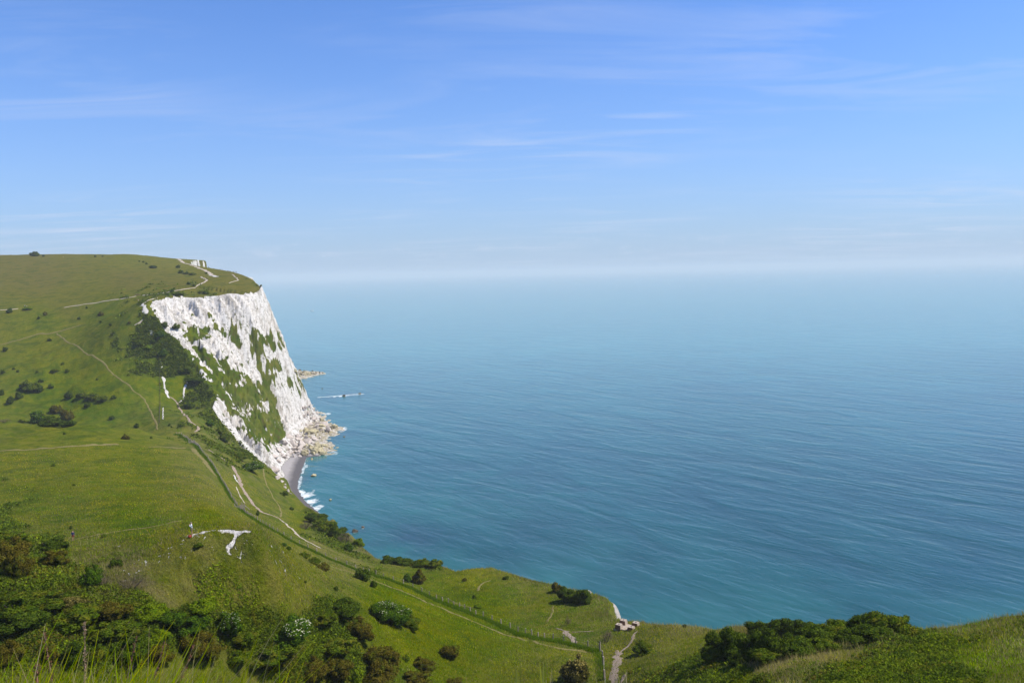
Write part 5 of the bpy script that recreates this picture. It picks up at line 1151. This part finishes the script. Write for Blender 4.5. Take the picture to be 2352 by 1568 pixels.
for a in [(453,610,'stand','navy','black','left of two walkers before the far chalk face'),(457,610,'stand','black','navy','right of two walkers before the far chalk face'),(479,615,'walk','navy','black','lone walker just past the far chalk face'),
 (500,620,'stand','white','navy','pale topped walker near the thin white cliff strip'),(506,621,'walk','black','navy','dark walker between two others on the rim'),(510,621,'stand','navy','khaki','walker at the end of the white strip'),
 (514,623,'walk','white','blue','white topped walker apart on the rim'),(523,625,'stand','black','navy','left of a close pair on the headland rim'),(526,625,'stand','navy','black','right of a close pair on the headland rim'),(530,626,'stand','blue','black','lone upright walker on the headland rim'),
 (537,627,'stand','black','navy','left of the trio at the headland point'),(540,627,'walk','navy','navy','middle of the trio at the headland point'),(543,627,'stand','blue','black','right of the trio at the headland point'),(546,629,'sit','white','khaki','person in white sitting at the headland point'),
 (470,642,'walk','red','black','leftmost of three walkers on the pale track'),(474,642,'walk','black','navy','middle of three walkers on the pale track'),(477,643,'walk','navy','black','rightmost of three walkers on the pale track'),(423,592,'stand','black','navy','left walker on the far skyline'),(428,593,'stand','white','navy','right walker on the far skyline'),
 (285,684,'walk','red','white','person in red top and white shorts on the straight track'),(313,690,'walk','black','red','darker of two people below the track bend'),(318,692,'walk','red','white','person in pale shorts below the track bend'),(57,705,'stand','white','black','left person in white by the bright green bush'),(62,706,'stand','white','red','right person in white by the bright green bush'),(145,592,'walk','red','white','tiny red and white figure under the skyline')]:
    person(a[0], a[1], a[2], a[3], a[4], 'dark', rnd.uniform(0, 6.28), a[5], a[4] not in ('white',), GP)

# ------------------------------------------------------------------ vessels
HULL = flat('white_hull', (0.75, 0.75, 0.76), .4); SAIL = flat('furled_sail', (0.60, 0.62, 0.66)); STEEL = flat('grey_blue_steel', (0.10, 0.12, 0.16), .6)
def hull(V, F, L_, B_, H_, sheer=.15):
    n = 12; base = len(V)
    for i in range(n):
        t = i / (n - 1); w = B_ / 2 * (math.sin(math.pi * min(t * .62 + .38, 1)) ** .8 if t > .02 else .62); z = H_ * (1 + sheer * (2 * t - 1) ** 2 * 2)
        x = (t - .5) * L_
        V += [(x, -w, z), (x, -w * .6, 0), (x, 0, -.3 * H_), (x, w * .6, 0), (x, w, z)]
    for i in range(n - 1):
        a = base + i * 5
        for j in range(4): F.append((a + j, a + j + 1, a + j + 6, a + j + 5))
        F.append((a + 4, a, a + 5, a + 9))
    F.append(tuple(base + j for j in (0, 1, 2, 2))[:4])
def sailboat():
    p = Psea(717, 714.5); root = link('sailing_boat', None, label='small white sailing boat alone on the calm sea', cat='boat', loc=(p[0], p[1], 0)); root.rotation_euler.z = .2; root.scale = (1.05,) * 3
    V, F = [], []; hull(V, F, 10, 3.1, 1.2); F = [f for f in F if len(set(f)) == 4]; link('hull', new_mesh('hull', V, F, True, HULL), root)
    V, F = [], []; box(V, F, (-.3, 0, 1.55), (4.2, 1.9, .7), 0, .8); link('cabin', new_mesh('cabin', V, F, False, HULL), root)
    V, F = [], []; tube(V, F, (.8, 0, 1), (.8, 0, 13.5), .12, .07, 6); link('mast', new_mesh('mast', V, F, True, HULL), root)
    V, F = [], []; tube(V, F, (.8, 0, 2.6), (-3.8, 0, 2.5), .08, .07, 6); link('boom', new_mesh('boom', V, F, True, HULL), root)
    V, F = [], []; tube(V, F, (.7, 0, 2.8), (-3.6, 0, 2.7), .24, .14, 7); tube(V, F, (4.8, 0, 1.4), (.9, 0, 12.5), .12, .05, 5); link('sail', new_mesh('sail', V, F, True, SAIL), root)
sailboat()
def ship(px, py, L_, label, mat, flip=1):
    p = Psea(px, py); root = link('cargo_ship', None, label=label, cat='ship', loc=(p[0], p[1], 0)); root.scale = (flip, 1, 1)
    V, F = [], []; hull(V, F, L_, L_ * .15, L_ * .045, .1); F = [f for f in F if len(set(f)) == 4]; link('hull', new_mesh('hull', V, F, False, mat), root)
    V, F = [], []; box(V, F, (-L_ * .40, 0, L_ * .09), (L_ * .09, L_ * .12, L_ * .11)); box(V, F, (-L_ * .44, 0, L_ * .15), (L_ * .03, L_ * .03, L_ * .05)); link('bridge', new_mesh('bridge', V, F, False, HULL), root)
    V, F = [], []; tube(V, F, (-L_ * .38, 0, L_ * .12), (-L_ * .38, 0, L_ * .2), L_ * .005, L_ * .003, 5); link('mast', new_mesh('mast', V, F, False, mat), root)
ship(2148, 609, 330, 'faint grey cargo ship in the haze on the horizon', STEEL); ship(2273, 606.5, 90, 'tiny pale ship right of the cargo ship', HULL)

# ------------------------------------------------------------------ foreground grass and stalks
def ribbon(V, F, A, p, ang, h, w, bend, var, tn, dr, K=6):
    n0 = len(V); ca, sa = math.cos(ang), math.sin(ang); px_, py_ = -sa, ca
    for k in range(K):
        t = k / (K - 1); hz = h * (t - .18 * bend * t * t); off = h * bend * t * t; ww = w * (1 - t ** 1.6) * .5 + .0004
        c = (p[0] + ca * off, p[1] + sa * off, p[2] + hz)
        V.append((c[0] - px_ * ww, c[1] - py_ * ww, c[2])); V.append((c[0] + px_ * ww, c[1] + py_ * ww, c[2] + ww * .3)); A.append((var * (.5 + .5 * t), tn, dr)); A.append((var * (.5 + .5 * t), tn, dr))
    for k in range(K - 1): a = n0 + 2 * k; F.append((a, a + 1, a + 3, a + 2))
def at_pixel(px, D):
    q = P3(px, 1560, D); return q[0], q[1], float(ground_z(q[0], q[1]))
def fore_grass():
    V, F, A = [], [], []
    for k in range(5200):
        D = 1.9 + 3.6 * rnd.random() ** 1.2; px = rnd.triangular(-160, 720, 60) if rnd.random() < .8 else rnd.uniform(-200, 640)
        x, y, z = at_pixel(px, D); top = 1582 + 50 * max(0, (px - 330) / 300) + rnd.gauss(0, 26) + 26 * math.sin(px / 60.)
        zt = P3(px, min(max(top, 1500), 1640), D)[2]; h = max(.12, (zt - z)) * rnd.uniform(.82, 1.08)
        ribbon(V, F, A, (x, y, z - .02), rnd.gauss(.3, 1.1), h, rnd.uniform(.0035, .0075), rnd.uniform(.1, .75), rnd.random(), min(1, max(0, rnd.gauss(.45, .3))), (rnd.random() < .22) * rnd.uniform(.5, 1))
    for k in range(42):      # tall blades that stand clear of the rest
        px = rnd.choice([60, 75, 40, 480, 540, 600, 470, 350, 370, 330, 560, 20, 520]) + rnd.uniform(-25, 25); D = rnd.uniform(2.2, 4.2); x, y, z = at_pixel(px, D)
        zt = P3(px, rnd.uniform(1440, 1530), D)[2]; ribbon(V, F, A, (x, y, z), rnd.gauss(.2, .6), zt - z, rnd.uniform(.004, .008), rnd.uniform(.1, .5), rnd.random(), .5, (rnd.random() < .3) * .8, 8)
    for (px, top, n) in [(1190,1516,4),(1250,1506,7),(1262,1524,3),(1240,1530,3),(1370,1552,3),(1356,1556,3),(1437,1532,2),(1432,1552,3)]:
        for k in range(n):
            D = 3.6 + rnd.uniform(-.3, .3); x, y, z = at_pixel(px + rnd.uniform(-7, 7), D); zt = P3(px, top + rnd.uniform(0, 18), D)[2]
            ribbon(V, F, A, (x, y, z), rnd.uniform(0, 6.28), zt - z, rnd.uniform(.006, .011), rnd.uniform(.02, .12), rnd.uniform(.5, 1), .6, (px > 1255) * .9 or rnd.uniform(0, .4), 7)
    A = np.array(A)
    link('grass', new_mesh('grass', V, F, True, GRASS, dict(var=A[:, 0], tone=A[:, 1], dry=A[:, 2])), kind='stuff', label='tall foreground grass blades at the bottom left')
fore_grass()
DOCK = flat('dry_dock_seed', (0.15, 0.065, 0.04)); DOCKS = flat('dry_dock_stem', (0.34, 0.22, 0.14)); STRAW = flat('bleached_stalk', (0.30, 0.20, 0.13))
def dock(px, top, D, label, pale=False, side=0.0):
    x, y, z = at_pixel(px, D); zt = P3(px, top, D)[2]; h = zt - z; root = link('dock_plant', None, label=label, cat='plant', group='dry dock stalks in the foreground', loc=(x, y, z))
    V, F = [], []; tube(V, F, (0, 0, -.03), (side * .3 * h, 0, h * .5), .004, .0035); tube(V, F, (side * .3 * h, 0, h * .5), (side * h, 0, h), .0035, .0015); link('stem', new_mesh('stem', V, F, True, DOCKS), root)
    q = np.random.RandomState(int(px)); V, F = [], []
    for k in range(330):
        t = q.uniform(.50, 1.0); r_ = .017 * (1.25 - t) * (1 + .6 * math.sin(t * 40)); a = q.uniform(0, 6.28); c = np.array([side * h * (.3 + 1.4 * (t - .5)) + r_ * math.cos(a), r_ * math.sin(a), h * t]); n0 = len(V)
        for j in range(3): V.append(tuple(c + q.normal(size=3) * .0042))
        F.append((n0, n0 + 1, n0 + 2))
    link('seed_head', new_mesh('seed_head', V, F, False, STRAW if pale else DOCK), root)
for a in [(69,1524,2.6,'reddish dock seed head nearest the bottom left corner',False,.05),(140,1452,4.6,'brown dock stalk left of the pale one',False,-.07),(180,1428,5.0,'tallest pale dock stalk at left',True,.05),(236,1462,5.0,'slanting brown dock stalk',False,.20),(288,1474,5.2,'short dock stalk farthest right',False,.24),(340,1482,4.4,'dark grassy seed stalk bending right',False,.30)]:
    dock(*a)

print('tris', sum(sum(len(p.vertices) - 2 for p in m.polygons) for m in bpy.data.meshes))
